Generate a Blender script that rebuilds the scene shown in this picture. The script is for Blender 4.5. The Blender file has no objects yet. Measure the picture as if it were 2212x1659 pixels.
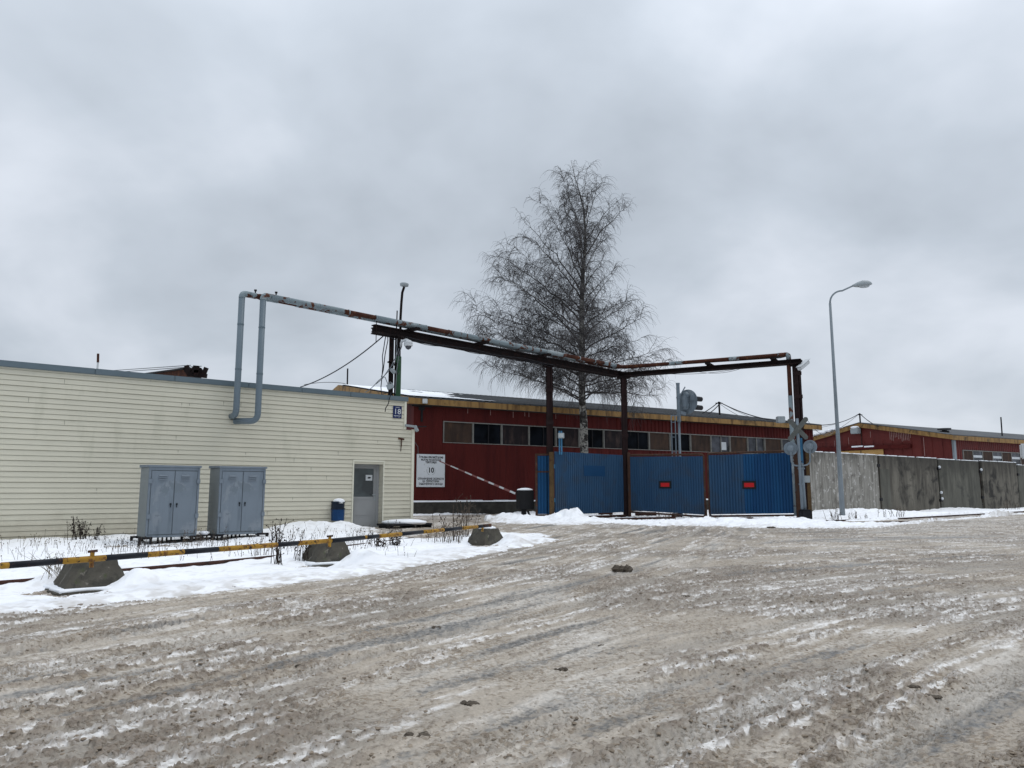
import bpy, bmesh, math, random
import numpy as np
from mathutils import Vector, Matrix
random.seed(7); rng = np.random.default_rng(11)
SC = bpy.context.scene
COL = SC.collection
R = math.radians

# ------------------------------------------------------------ camera
EYE = 1.3
cam_d = bpy.data.cameras.new('camera'); cam = bpy.data.objects.new('camera', cam_d); COL.objects.link(cam)
FPX = 1660.0; PITCH = math.atan(232.5/FPX)
cam_d.sensor_fit = 'HORIZONTAL'; cam_d.sensor_width = 36.0; cam_d.lens = 36.0*FPX/2212.0
cam.location = (0, 0, EYE); cam.rotation_euler = (R(90)+PITCH, 0, 0)
cam_d.clip_start = 0.05; cam_d.clip_end = 3000
SC.camera = cam
SC.render.engine = 'CYCLES'
SC.view_settings.view_transform = 'Standard'; SC.view_settings.look = 'None'
SC.view_settings.gamma = 1; SC.view_settings.exposure = 0.0; SC.view_settings.use_curve_mapping = False

# ------------------------------------------------------------ sky and sun
SUN_EL, SUN_AZ = 60, 75          # degrees, azimuth clockwise from +Y
W = bpy.data.worlds.new('World'); SC.world = W; W.use_nodes = True
wn = W.node_tree.nodes; wl = W.node_tree.links; wn.clear()
def N(nodes, t, **k):
    n = nodes.new(t)
    for a, v in k.items(): setattr(n, a, v)
    return n
out = N(wn, 'ShaderNodeOutputWorld'); bg = N(wn, 'ShaderNodeBackground')
sky = N(wn, 'ShaderNodeTexSky', sky_type='NISHITA', sun_disc=False)
sky.sun_elevation = R(SUN_EL); sky.sun_rotation = R(SUN_AZ)
tc = N(wn, 'ShaderNodeTexCoord'); sep = N(wn, 'ShaderNodeSeparateXYZ')
wl.new(tc.outputs['Generated'], sep.inputs[0])
# cloud deck: project the direction on a flat layer so that clouds flatten towards the horizon
zz = N(wn, 'ShaderNodeMath', operation='ADD'); zz.inputs[1].default_value = 0.42
wl.new(sep.outputs['Z'], zz.inputs[0])
zm = N(wn, 'ShaderNodeMath', operation='MAXIMUM'); zm.inputs[1].default_value = 0.05
wl.new(zz.outputs[0], zm.inputs[0])
dx = N(wn, 'ShaderNodeMath', operation='DIVIDE'); dy = N(wn, 'ShaderNodeMath', operation='DIVIDE')
wl.new(sep.outputs['X'], dx.inputs[0]); wl.new(zm.outputs[0], dx.inputs[1])
wl.new(sep.outputs['Y'], dy.inputs[0]); wl.new(zm.outputs[0], dy.inputs[1])
cb = N(wn, 'ShaderNodeCombineXYZ'); wl.new(dx.outputs[0], cb.inputs[0]); wl.new(dy.outputs[0], cb.inputs[1])
cb.inputs[2].default_value = 3.7
n1 = N(wn, 'ShaderNodeTexNoise'); n1.inputs['Scale'].default_value = 2.1; n1.inputs['Detail'].default_value = 5; n1.inputs['Roughness'].default_value = 0.5; n1.inputs['Distortion'].default_value = 0.15
n2 = N(wn, 'ShaderNodeTexNoise'); n2.inputs['Scale'].default_value = 1.0; n2.inputs['Detail'].default_value = 2
wl.new(cb.outputs[0], n1.inputs['Vector']); wl.new(cb.outputs[0], n2.inputs['Vector'])
cr = N(wn, 'ShaderNodeValToRGB'); e = cr.color_ramp.elements
e[0].position = 0.37; e[0].color = (0.425, 0.472, 0.530, 1)
e[1].position = 0.63; e[1].color = (0.755, 0.805, 0.885, 1)
m = cr.color_ramp.elements.new(0.5); m.color = (0.560, 0.617, 0.690, 1)
mixn = N(wn, 'ShaderNodeMix'); mixn.inputs[0].default_value = 0.42
wl.new(n1.outputs['Fac'], mixn.inputs[2]); wl.new(n2.outputs['Fac'], mixn.inputs[3]); wl.new(mixn.outputs[0], cr.inputs[0])
# overcast luminance rises towards the zenith
el = N(wn, 'ShaderNodeMapRange'); el.inputs[1].default_value = 0.0; el.inputs[2].default_value = 1.0; el.inputs[3].default_value = 0.97; el.inputs[4].default_value = 2.35
pw = N(wn, 'ShaderNodeMath', operation='POWER'); pw.inputs[1].default_value = 2.6
mz = N(wn, 'ShaderNodeMath', operation='MAXIMUM'); mz.inputs[1].default_value = 0.0
wl.new(sep.outputs['Z'], mz.inputs[0]); wl.new(mz.outputs[0], pw.inputs[0]); wl.new(pw.outputs[0], el.inputs[0])
sc1 = N(wn, 'ShaderNodeVectorMath', operation='SCALE'); wl.new(cr.outputs[0], sc1.inputs[0]); wl.new(el.outputs[0], sc1.inputs['Scale'])
sc2 = N(wn, 'ShaderNodeVectorMath', operation='SCALE'); wl.new(sky.outputs[0], sc2.inputs[0]); sc2.inputs['Scale'].default_value = 0.1
ad = N(wn, 'ShaderNodeMix', data_type='RGBA'); ad.inputs[0].default_value = 0.06
wl.new(sc1.outputs[0], ad.inputs[6]); wl.new(sc2.outputs[0], ad.inputs[7])
wl.new(ad.outputs[2], bg.inputs[0]); bg.inputs[1].default_value = 1.0; wl.new(bg.outputs[0], out.inputs[0])
sd = bpy.data.lights.new('sun', 'SUN'); sd.energy = 0.78; sd.angle = R(25); sd.color = (1.0, 0.965, 0.92)
sun = bpy.data.objects.new('sun', sd); COL.objects.link(sun)
az = R(SUN_AZ); elv = R(SUN_EL)
sdir = Vector((math.sin(az)*math.cos(elv), math.cos(az)*math.cos(elv), math.sin(elv)))
sun.rotation_euler = (-sdir).to_track_quat('-Z', 'Y').to_euler(); sun.location = (30, 10, 60)

# ------------------------------------------------------------ survey helpers (sight lines of a 2212 px wide survey print)
def ray(x, y):
    cx = (x-1106)/FPX; cy = -(y-829.5)/FPX
    Y = math.cos(PITCH)-cy*math.sin(PITCH); Z = math.sin(PITCH)+cy*math.cos(PITCH)
    return cx/Y, Z/Y
def G(x, y, z=0.0):
    a, b = ray(x, y); Y = (z-EYE)/b; return Vector((a*Y, Y, z))
def AT(x, y, Y):
    a, b = ray(x, y); return Vector((a*Y, Y, EYE+b*Y))
class Line:                       # a vertical plane in plan: origin, unit direction, normal towards the viewer
    def __init__(s, P, d, n=None):
        s.P = Vector((P[0], P[1], 0)); s.d = Vector((d[0], d[1], 0)).normalized()
        s.n = Vector((s.d.y, -s.d.x, 0))
    def sz(s, x, y):              # along, height where a sight line meets the plane
        a, b = ray(x, y); t = (a*s.P.y-s.P.x)/(s.d.x-a*s.d.y); p = s.P+s.d*t
        return t, EYE+b*p.y
    def w(s, t, z, o=0.0): 
        p = s.P+s.d*t+s.n*o; return Vector((p.x, p.y, z))
def terr(x, y):
    t = np.clip((np.asarray(y, float)-12)/18, 0, 1); return 0.15*t*t*(3-2*t)
def tz(x, y): return float(terr(x, y))

# ------------------------------------------------------------ materials
MATS = {}
def paint(name, base, var=0.12, scale=2.5, rough=0.6, metal=0.0, spots=None, streak=None, bump=0.15, fine=40, spec=0.16):
    if name in MATS: return MATS[name]
    mt = bpy.data.materials.new(name); mt.use_nodes = True; MATS[name] = mt
    ns = mt.node_tree.nodes; L = mt.node_tree.links
    b = ns['Principled BSDF']; b.inputs['Roughness'].default_value = rough; b.inputs['Metallic'].default_value = metal
    b.inputs['Specular IOR Level'].default_value = spec
    tcn = N(ns, 'ShaderNodeTexCoord'); co = tcn.outputs['Object']
    no = N(ns, 'ShaderNodeTexNoise'); no.inputs['Scale'].default_value = scale; no.inputs['Detail'].default_value = 6; L.new(co, no.inputs['Vector'])
    mr = N(ns, 'ShaderNodeMapRange'); mr.inputs[1].default_value = .25; mr.inputs[2].default_value = .75
    mr.inputs[3].default_value = 1-var; mr.inputs[4].default_value = 1+var; L.new(no.outputs['Fac'], mr.inputs[0])
    sv = N(ns, 'ShaderNodeVectorMath', operation='SCALE'); sv.inputs[0].default_value = base[:3]; L.new(mr.outputs[0], sv.inputs['Scale'])
    cur = sv.outputs[0]
    def mixin(cur, col, amt, vec, scl, lo=None, w=0.06, dist=0.0, det=5):
        q = N(ns, 'ShaderNodeTexNoise'); q.inputs['Scale'].default_value = scl; q.inputs['Detail'].default_value = det; q.inputs['Roughness'].default_value = .62; q.inputs['Distortion'].default_value = dist
        L.new(vec, q.inputs['Vector'])
        r = N(ns, 'ShaderNodeMapRange'); c = 0.69-0.28*amt; r.inputs[1].default_value = c-w; r.inputs[2].default_value = c+w; L.new(q.outputs['Fac'], r.inputs[0])
        mx = N(ns, 'ShaderNodeMix', data_type='RGBA'); L.new(r.outputs[0], mx.inputs[0]); L.new(cur, mx.inputs[6]); mx.inputs[7].default_value = (*col, 1)
        return mx.outputs[2]
    for st in (streak or []):
        mp = N(ns, 'ShaderNodeMapping'); mp.inputs['Scale'].default_value = (1, 1, st[3] if len(st) > 3 else 0.08); L.new(co, mp.inputs[0])
        cur = mixin(cur, st[0], st[1], mp.outputs[0], st[2], w=0.11)
    for sp in (spots or []):
        cur = mixin(cur, sp[0], sp[1], co, sp[2], w=sp[3] if len(sp) > 3 else 0.04, dist=0.4)
    L.new(cur, b.inputs['Base Color'])
    if bump:
        nb = N(ns, 'ShaderNodeTexNoise'); nb.inputs['Scale'].default_value = fine; nb.inputs['Detail'].default_value = 4; L.new(co, nb.inputs['Vector'])
        bp = N(ns, 'ShaderNodeBump'); bp.inputs['Strength'].default_value = bump; bp.inputs['Distance'].default_value = 0.01
        L.new(nb.outputs['Fac'], bp.inputs['Height']); L.new(bp.outputs[0], b.inputs['Normal'])
    return mt
RUSTC = (0.075, 0.026, 0.014)
M = dict(
 siding = paint('cream_vinyl', (0.585, 0.555, 0.448), .04, 1.2, .55, streak=[((.50, .48, .38), .12, 2.2, .25)] , bump=.05),
 trim = paint('cream_trim', (0.68, 0.66, 0.55), .04, 3, .5, bump=.03),
 seam = paint('siding_joint', (0.27, 0.26, 0.21), .1, 4, .7, bump=0),
 cap = paint('bluegrey_flashing', (0.115, 0.150, 0.170), .08, 1.5, .5, bump=.05),
 roofing = paint('roof_felt', (0.09, 0.09, 0.095), .2, 2, .9),
 cab = paint('cabinet_grey', (0.165, 0.195, 0.225), .08, 1.3, .5, spots=[((.20, .225, .25), .5, .95, .02), ((.145, .172, .195), .35, 1.9, .02)], streak=[((.12, .145, .17), .2, 6, .12)], bump=.06),
 cabside = paint('cabinet_side_grey', (0.175, 0.195, 0.20), .12, 1.6, .5, bump=.06),
 blackst = paint('black_steel', (0.012, 0.012, 0.014), .3, 6, .6, spots=[((.04, .025, .018), .2, 9)]),
 darkhole = paint('dark_slot', (0.02, 0.024, 0.028), .1, 4, .8, bump=0),
 doorframe = paint('door_aluminium', (0.30, 0.31, 0.315), .06, 2, .4, bump=.03),
 doorpanel = paint('door_panel_grey', (0.275, 0.28, 0.28), .07, 1.8, .45, bump=.03),
 binblue = paint('bin_blue', (0.009, 0.045, 0.13), .2, 5, .45, spots=[((.05, .03, .02), .28, 5), ((.01, .02, .04), .3, 3)]),
 bindark = paint('bin_hood_dark', (0.012, 0.02, 0.035), .2, 5, .5),
 pipew = paint('pipe_cladding', (0.185, 0.228, 0.245), .10, 1.2, .5, spots=[(RUSTC, .50, 3.2, .015), ((.28, .32, .33), .3, 1.1)], streak=[((.17, .20, .22), .18, 5, .2)], bump=.08, fine=14),
 pipev = paint('pipe_cladding_bluegrey', (0.135, 0.170, 0.195), .10, 1.4, .4, streak=[((.14, .175, .20), .2, 6, .15)], bump=.05, fine=10),
 piperust = paint('pipe_rust', (0.060, 0.023, 0.015), .35, 3, .9, spec=.15, spots=[((.13, .052, .022), .30, 6, .04), ((.05, .02, .014), .35, 4)], bump=.3),
 beam = paint('beam_rust', (0.012, 0.0085, 0.0085), .35, 3, .9, spec=.1, spots=[((.026, .012, .010), .30, 5, .06)], bump=.3),
 redpost = paint('post_redbrown', (0.020, 0.0105, 0.0105), .3, 3, .8, streak=[((.025, .014, .014), .35, 7, .1)], bump=.25),
 ochrepost = paint('post_ochre', (0.095, 0.060, 0.028), .3, 4, .8, streak=[((.04, .025, .016), .42, 9, .12)], spots=[((.06, .03, .02), .25, 6)], bump=.25),
 green = paint('post_green', (0.035, 0.085, 0.045), .2, 3, .6, spots=[((.09, .12, .09), .1, 6)]),
 bluepost = paint('post_blue', (0.05, 0.17, 0.30), .15, 3, .55, spots=[((.08, .04, .03), .12, 7)]),
 redwall = paint('red_cladding', (0.074, 0.0110, 0.0092), .10, .7, .62, streak=[((.048, .007, .007), .4, 1.6, .12)], bump=.05, spec=.1),
 redwall2 = paint('red_cladding_light', (0.105, 0.0165, 0.0130), .10, .5, .62, streak=[((.066, .010, .009), .35, 1.3, .12)], bump=.05, spec=.25),
 scratch = paint('bare_scratch', (0.36, 0.24, 0.22), .2, 6, .7, bump=0),
 fascia = paint('ochre_fascia', (0.27, 0.160, 0.058), .10, 1.0, .55, streak=[((.12, .065, .027), .42, 3.5, .12)], spots=[((.07, .045, .022), .28, 1.1, .06)], bump=.05),
 roof = paint('ribbed_dark_roof', (0.085, 0.09, 0.095), .25, .6, .75, spots=[((.07, .065, .06), .3, .5, .08)], bump=.1),
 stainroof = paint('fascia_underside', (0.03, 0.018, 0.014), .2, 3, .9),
 winframe = paint('window_frame_pale', (0.19, 0.185, 0.17), .2, 3, .6, spots=[((.13, .12, .10), .25, 5)]),
 board = paint('brown_board', (0.052, 0.033, 0.025), .25, 2, .8, streak=[((.085, .048, .030), .3, 3, .3), ((.026, .019, .016), .4, 2.5, .25)]),
 board2 = paint('dark_board', (0.016, 0.0125, 0.014), .25, 2, .8, streak=[((.06, .04, .035), .3, 3, .3)]),
 plinth = paint('plinth_concrete', (0.045, 0.042, 0.036), .3, 3, .9, spots=[((.03, .028, .025), .4, 2.5, .08)], bump=.4, fine=12),
 fence1 = paint('pale_peeling_concrete', (0.245, 0.232, 0.205), .20, 1.4, .9, streak=[((.34, .325, .295), .62, 4.5, .14), ((.15, .14, .12), .60, 5.0, .08)], spots=[((.42, .405, .375), .30, 4.2, .03), ((.11, .10, .088), .22, 1.8, .08)], bump=.4, fine=14),
 fence2 = paint('dark_weathered_concrete', (0.135, 0.124, 0.102), .18, 1.0, .92, streak=[((.175, .160, .132), .55, 2.2, .16), ((.080, .073, .061), .55, 2.6, .16)], spots=[((.035, .033, .03), .40, 1.0, .07)], bump=.35, fine=14),
 fence3 = paint('greenish_weathered_concrete', (0.112, 0.109, 0.092), .15, 1.0, .92, streak=[((.140, .134, .112), .5, 2.0, .18), ((.072, .070, .059), .55, 2.4, .18)], spots=[((.05, .05, .045), .2, .9, .09)], bump=.35, fine=14),
 block = paint('block_concrete', (0.085, 0.078, 0.064), .28, 3.5, .95, spots=[((.055, .052, .045), .38, 4.5, .06), ((.23, .21, .18), .12, 6, .04), ((.07, .085, .04), .14, 3.2, .05)], bump=.8, fine=22),
 yellow = paint('safety_yellow_worn', (0.36, 0.20, 0.032), .2, 6, .65, spots=[((.15, .07, .025), .42, 11, .04), ((.03, .022, .02), .32, 14, .03)], bump=.15),
 blackp = paint('safety_black_worn', (0.014, 0.016, 0.021), .3, 5, .5, spots=[((.07, .03, .02), .14, 8, .05)], bump=.15),
 rail = paint('old_rail_rust', (0.050, 0.022, 0.016), .35, 4, .8, spots=[((.02, .014, .012), .35, 6, .06)], bump=.3),
 grey = paint('signal_grey', (0.17, 0.205, 0.235), .10, 3, .5, spots=[((.24, .27, .29), .18, 3)], streak=[((.10, .12, .14), .2, 8, .15)], bump=.1),
 greyl = paint('lamp_pole_grey', (0.215, 0.245, 0.265), .10, 2, .5, streak=[((.14, .16, .17), .25, 9, .1)], bump=.08),
 crossb = paint('cross_back_grey', (0.10, 0.105, 0.097), .18, 4, .6, spots=[((.25, .25, .23), .12, 6)], bump=.1),
 white = paint('white_plastic', (0.52, 0.54, 0.55), .05, 4, .4, bump=.02),
 offwhite = paint('painted_sign_white', (0.60, 0.62, 0.64), .06, 2.5, .5, spots=[((.42, .43, .43), .10, 5, .04)], bump=.03),
 signblue = paint('number_plate_blue', (0.010, 0.020, 0.085), .06, 5, .4, bump=0),
 ink = paint('black_lettering', (0.012, 0.012, 0.013), .05, 5, .6, bump=0),
 inkgrey = paint('faded_ring_paint', (0.12, 0.12, 0.13), .5, 9, .7, bump=0),
 blue = paint('gate_blue', (0.025, 0.066, 0.128), .10, .8, .6, streak=[((.018, .054, .112), .40, 1.2, .06)], spots=[((.032, .05, .075), .34, 1.1, .12)], spec=.15, bump=.04),
 blue2 = paint('gate_blue_deep', (0.008, 0.058, 0.145), .10, .8, .6, streak=[((.005, .036, .105), .35, 2.2, .06)], spec=.15, bump=.04),
 bluepatch = paint('gate_blue_patch', (0.007, 0.042, 0.105), .06, 2, .5, bump=0),
 gframe = paint('gate_frame_rust', (0.060, 0.032, 0.022), .35, 4, .85, spots=[((.035, .06, .075), .22, 2.5, .06), ((.11, .05, .028), .2, 5)], bump=.3),
 redref = paint('marker_red', (0.42, 0.012, 0.014), .06, 4, .4, bump=0),
 barred = paint('arm_faded_red', (0.22, 0.10, 0.095), .2, 9, .6, bump=0),
 cable = paint('black_cable', (0.022, 0.022, 0.026), .1, 4, .6, bump=0),
 cableg = paint('grey_cable', (0.15, 0.16, 0.17), .1, 4, .6, bump=0),
 snowc = paint('snow_cap_white', (0.86, 0.875, 0.90), .02, 3, .8, bump=.5, fine=18, spec=.2),
 stem = paint('dry_stem', (0.085, 0.066, 0.050), .35, 9, .9, bump=0),
 stemd = paint('dead_weed_dark', (0.035, 0.027, 0.022), .35, 9, .9, bump=0),
 grass = paint('dry_grass', (0.17, 0.14, 0.09), .3, 9, .9, bump=0),
 twig = paint('birch_twig', (0.078, 0.073, 0.073), .25, 3, .9, bump=0),
 limb = paint('birch_limb', (0.055, 0.047, 0.044), .3, 5, .9, spots=[((.22, .21, .19), .16, 3, .05)], bump=.2),
 bark = paint('birch_bark', (0.27, 0.26, 0.235), .15, 3, .9, spots=[((.022, .020, .018), .68, 3.0, .02), ((.07, .065, .06), .55, 7, .04)], bump=.4, fine=10),
 lump = paint('dirty_ice_lump', (0.095, 0.078, 0.060), .3, 9, .8, spots=[((.20, .18, .155), .2, 12)], bump=.6, fine=60),
 ochdoor = paint('ochre_door', (0.40, 0.24, 0.085), .10, 1, .6, bump=.03),
 lens = paint('lamp_lens_pale', (0.42, 0.45, 0.46), .05, 4, .25, bump=0),
 greybox = paint('mid_grey_metal', (0.30, 0.33, 0.34), .08, 4, .45, bump=.03),
)
def top_stain(mt, z0, z1, col):
    ns = mt.node_tree.nodes; L = mt.node_tree.links; b = ns['Principled BSDF']; old = b.inputs['Base Color'].links[0].from_socket
    t = N(ns, 'ShaderNodeTexCoord'); sp = N(ns, 'ShaderNodeSeparateXYZ'); L.new(t.outputs['Object'], sp.inputs[0])
    mp = N(ns, 'ShaderNodeMapping'); mp.inputs['Scale'].default_value = (1, 1, .12); L.new(t.outputs['Object'], mp.inputs[0])
    q = N(ns, 'ShaderNodeTexNoise'); q.inputs['Scale'].default_value = 3.4; q.inputs['Detail'].default_value = 6; q.inputs['Roughness'].default_value = .7; L.new(mp.outputs[0], q.inputs['Vector'])
    ma = N(ns, 'ShaderNodeMath', operation='MULTIPLY_ADD'); ma.inputs[1].default_value = 3.2; L.new(q.outputs['Fac'], ma.inputs[0]); L.new(sp.outputs['Z'], ma.inputs[2])
    r = N(ns, 'ShaderNodeMapRange'); r.inputs[1].default_value = z0+1.6; r.inputs[2].default_value = z1+1.6; r.inputs[4].default_value = .85; L.new(ma.outputs[0], r.inputs[0])
    mx = N(ns, 'ShaderNodeMix', data_type='RGBA'); L.new(r.outputs[0], mx.inputs[0]); L.new(old, mx.inputs[6]); mx.inputs[7].default_value = (*col, 1); L.new(mx.outputs[2], b.inputs['Base Color'])
top_stain(M['fence1'], 2.75, 3.5, (.10, .095, .083)); top_stain(M['fence2'], 2.1, 3.5, (.050, .046, .040)); top_stain(M['fence3'], 2.2, 3.6, (.050, .048, .042))
top_stain(M['siding'], 4.35, 5.6, (.50, .475, .385))
def splash(mt, z0, z1, col):
    ns = mt.node_tree.nodes; L = mt.node_tree.links; b = ns['Principled BSDF']; old = b.inputs['Base Color'].links[0].from_socket
    t = N(ns, 'ShaderNodeTexCoord'); sp = N(ns, 'ShaderNodeSeparateXYZ'); L.new(t.outputs['Object'], sp.inputs[0])
    q = N(ns, 'ShaderNodeTexNoise'); q.inputs['Scale'].default_value = 2.6; q.inputs['Detail'].default_value = 8; q.inputs['Roughness'].default_value = .75; L.new(t.outputs['Object'], q.inputs['Vector'])
    ma = N(ns, 'ShaderNodeMath', operation='MULTIPLY_ADD'); ma.inputs[1].default_value = -1.1; L.new(q.outputs['Fac'], ma.inputs[0]); L.new(sp.outputs['Z'], ma.inputs[2])
    r = N(ns, 'ShaderNodeMapRange'); r.inputs[1].default_value = z1-.55; r.inputs[2].default_value = z0-.55; r.inputs[3].default_value = 0; r.inputs[4].default_value = .7; L.new(ma.outputs[0], r.inputs[0])
    mx = N(ns, 'ShaderNodeMix', data_type='RGBA'); L.new(r.outputs[0], mx.inputs[0]); L.new(old, mx.inputs[6]); mx.inputs[7].default_value = (*col, 1); L.new(mx.outputs[2], b.inputs['Base Color'])
splash(M['siding'], .15, .75, (.38, .345, .265))
def glass(name, col, rough=.08, spec=.9):
    mt = bpy.data.materials.new(name); mt.use_nodes = True; ns = mt.node_tree.nodes; L = mt.node_tree.links
    b = ns['Principled BSDF']; b.inputs['Roughness'].default_value = rough; b.inputs['Specular IOR Level'].default_value = spec
    t = N(ns, 'ShaderNodeTexCoord'); q = N(ns, 'ShaderNodeTexNoise'); q.inputs['Scale'].default_value = 1.3; q.inputs['Detail'].default_value = 3
    L.new(t.outputs['Object'], q.inputs['Vector'])
    r = N(ns, 'ShaderNodeValToRGB'); r.color_ramp.elements[0].position = .4; r.color_ramp.elements[1].position = .62
    r.color_ramp.elements[0].color = (*[c*.5 for c in col], 1); r.color_ramp.elements[1].color = (*[c*1.7 for c in col], 1)
    L.new(q.outputs['Fac'], r.inputs[0]); L.new(r.outputs[0], b.inputs['Base Color'])
    return mt
M['glassd'] = glass('dark_glass', (.004, .005, .007), .3, .03)
M['glassg'] = glass('grey_glass', (.042, .044, .052), .25, .3)
M['glassdoor'] = glass('door_glass', (.030, .040, .040), .08, .6)

# ------------------------------------------------------------ mesh builder
ORG = {}
class MB:
    def __init__(s): s.v = []; s.f = []
    def quad(s, a, b, c, d):
        i = len(s.v); s.v += [tuple(a), tuple(b), tuple(c), tuple(d)]; s.f.append((i, i+1, i+2, i+3)); return s
    def poly(s, pts):
        i = len(s.v); s.v += [tuple(p) for p in pts]; s.f.append(tuple(range(i, i+len(pts)))); return s
    def hexa(s, b, t):            # bottom and top rings of equal length
        i = len(s.v); n = len(b); s.v += [tuple(p) for p in b]+[tuple(p) for p in t]
        s.f.append(tuple(range(i+n-1, i-1, -1))); s.f.append(tuple(range(i+n, i+2*n)))
        for k in range(n): s.f.append((i+k, i+(k+1) % n, i+n+(k+1) % n, i+n+k))
        return s
    def box(s, c, ex, ey, ez):    # centre and full edge vectors
        c = Vector(c); ex = Vector(ex)/2; ey = Vector(ey)/2; ez = Vector(ez)/2
        return s.hexa([c-ex-ey-ez, c+ex-ey-ez, c+ex+ey-ez, c-ex+ey-ez], [c-ex-ey+ez, c+ex-ey+ez, c+ex+ey+ez, c-ex+ey+ez])
    def lbox(s, ln, t0, t1, z0, z1, o0, o1):   # box on a plan line
        b = [ln.w(t0, z0, o1), ln.w(t1, z0, o1), ln.w(t1, z0, o0), ln.w(t0, z0, o0)]
        return s.hexa(b, [Vector((p.x, p.y, z1)) for p in b])
    def bar(s, a, b, w, h, up=(0, 0, 1)):
        a = Vector(a); b = Vector(b); d = (b-a); u = Vector(up); side = d.cross(u)
        if side.length < 1e-6: side = d.cross(Vector((1, 0, 0)))
        side.normalize(); u2 = side.cross(d).normalized()
        return s.box((a+b)/2, d, side*w, u2*h)
    def tube(s, pts, r, n=8, caps=True):
        pts = [Vector(p) for p in pts]; m = len(pts)
        rr = r if isinstance(r, (list, tuple)) else [r]*m
        i0 = len(s.v); prev = None
        for k in range(m):
            t = (pts[min(k+1, m-1)]-pts[max(k-1, 0)])
            if t.length < 1e-9: t = Vector((0, 0, 1))
            t.normalize()
            if prev is None:
                a = Vector((0, 0, 1)) if abs(t.z) < .9 else Vector((1, 0, 0)); u = t.cross(a).normalized()
            else:
                u = prev-t*prev.dot(t)
                u = u.normalized() if u.length > 1e-6 else t.orthogonal().normalized()
            prev = u; w = t.cross(u)
            for j in range(n):
                A = 2*math.pi*j/n; s.v.append(tuple(pts[k]+(u*math.cos(A)+w*math.sin(A))*rr[k]))
        for k in range(m-1):
            for j in range(n):
                a = i0+k*n+j; b = i0+k*n+(j+1) % n; s.f.append((a, b, b+n, a+n))
        if caps:
            s.f.append(tuple(i0+j for j in range(n-1, -1, -1))); s.f.append(tuple(i0+(m-1)*n+j for j in range(n)))
        return s
    def lathe(s, c, axis, prof, n=20):   # prof: (along axis, radius)
        axis = Vector(axis).normalized(); c = Vector(c)
        return s.tube2([c+axis*a for a, r in prof], [max(r, 1e-4) for a, r in prof], axis, n)
    def tube2(s, pts, rr, axis, n):
        u = axis.orthogonal().normalized(); w = axis.cross(u); i0 = len(s.v)
        for p, r in zip(pts, rr):
            for j in range(n):
                A = 2*math.pi*j/n; s.v.append(tuple(p+(u*math.cos(A)+w*math.sin(A))*r))
        m = len(pts)
        for k in range(m-1):
            for j in range(n):
                a = i0+k*n+j; b = i0+k*n+(j+1) % n; s.f.append((a, b, b+n, a+n))
        s.f.append(tuple(i0+j for j in range(n-1, -1, -1))); s.f.append(tuple(i0+(m-1)*n+j for j in range(n)))
        return s
    def prism(s, pts, thick):     # flat outline pushed along a vector
        t = Vector(thick); return s.hexa([Vector(p) for p in pts], [Vector(p)+t for p in pts])
    def blob(s, c, rx, ry, rz, n=12, m=6, jit=.12, rnd=random):
        c = Vector(c); i0 = len(s.v)
        for k in range(m+1):
            th = math.pi*k/m
            for j in range(n):
                ph = 2*math.pi*j/n; q = 1+rnd.uniform(-jit, jit)
                if k in (0, m): q = 1
                s.v.append((c.x+rx*q*math.sin(th)*math.cos(ph), c.y+ry*q*math.sin(th)*math.sin(ph), c.z+rz*q*math.cos(th)))
        for k in range(m):
            for j in range(n):
                a = i0+k*n+j; b = i0+k*n+(j+1) % n; s.f.append((a, a+n, b+n, b))
        return s
    def build(s, name, mat, parent=None, smooth=False, bevel=0):
        me = bpy.data.meshes.new(name); o = bpy.data.objects.new(name, me); COL.objects.link(o)
        off = Vector((0, 0, 0))
        if parent is not None:
            off = ORG[parent]; o.parent = parent; ORG[o] = off
        vs = np.array(s.v, dtype=np.float64).reshape(-1, 3)
        if parent is None:        # top-level mesh: origin at the foot of the mesh
            mn, mx = vs.min(0), vs.max(0); off = Vector(((mn[0]+mx[0])/2, (mn[1]+mx[1])/2, mn[2])); o.location = off; ORG[o] = off
        vs = vs-np.array(off)
        me.from_pydata([tuple(v) for v in vs.tolist()], [], s.f); me.update()
        bm = bmesh.new(); bm.from_mesh(me); bmesh.ops.recalc_face_normals(bm, faces=bm.faces)
        if bevel: bmesh.ops.bevel(bm, geom=[e_ for e_ in bm.edges if len(e_.link_faces) == 2 and e_.calc_face_angle(0) > .6], offset=bevel, segments=2, affect='EDGES', clamp_overlap=True)
        bm.to_mesh(me); bm.free()
        me.materials.append(mat if not isinstance(mat, str) else M[mat])
        if smooth: me.shade_smooth()
        return o
def components(mb):
    par = list(range(len(mb.v)))
    def fi(a):
        while par[a] != a: par[a] = par[par[a]]; a = par[a]
        return a
    for f in mb.f:
        r0 = fi(f[0])
        for q in f[1:]: par[fi(q)] = r0
    g = {}
    for f in mb.f: g.setdefault(fi(f[0]), []).append(f)
    outl = []
    for fs_ in g.values():
        n_ = MB(); mp = {}
        for f in fs_:
            for q in f:
                if q not in mp: mp[q] = len(n_.v); n_.v.append(mb.v[q])
            n_.f.append(tuple(mp[q] for q in f))
        outl.append(n_)
    return outl
def build_each(mb, name, mat, parent, smooth=False, bevel=0):
    return [c.build(name, mat, parent, smooth, bevel) for c in components(mb)]
def tag(o, label=None, cat=None, group=None, kind=None):
    if label: o['label'] = label
    if cat: o['category'] = cat
    if group: o['group'] = group
    if kind: o['kind'] = kind
    return o
def thing(name, label, cat, loc, group=None, rz=0, local=False):
    o = bpy.data.objects.new(name, None); COL.objects.link(o); o.empty_display_size = .2
    o.location = loc; o.rotation_euler = (0, 0, rz); ORG[o] = Vector((0, 0, 0)) if local else Vector(loc)
    tag(o, label, cat, group); return o
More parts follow.
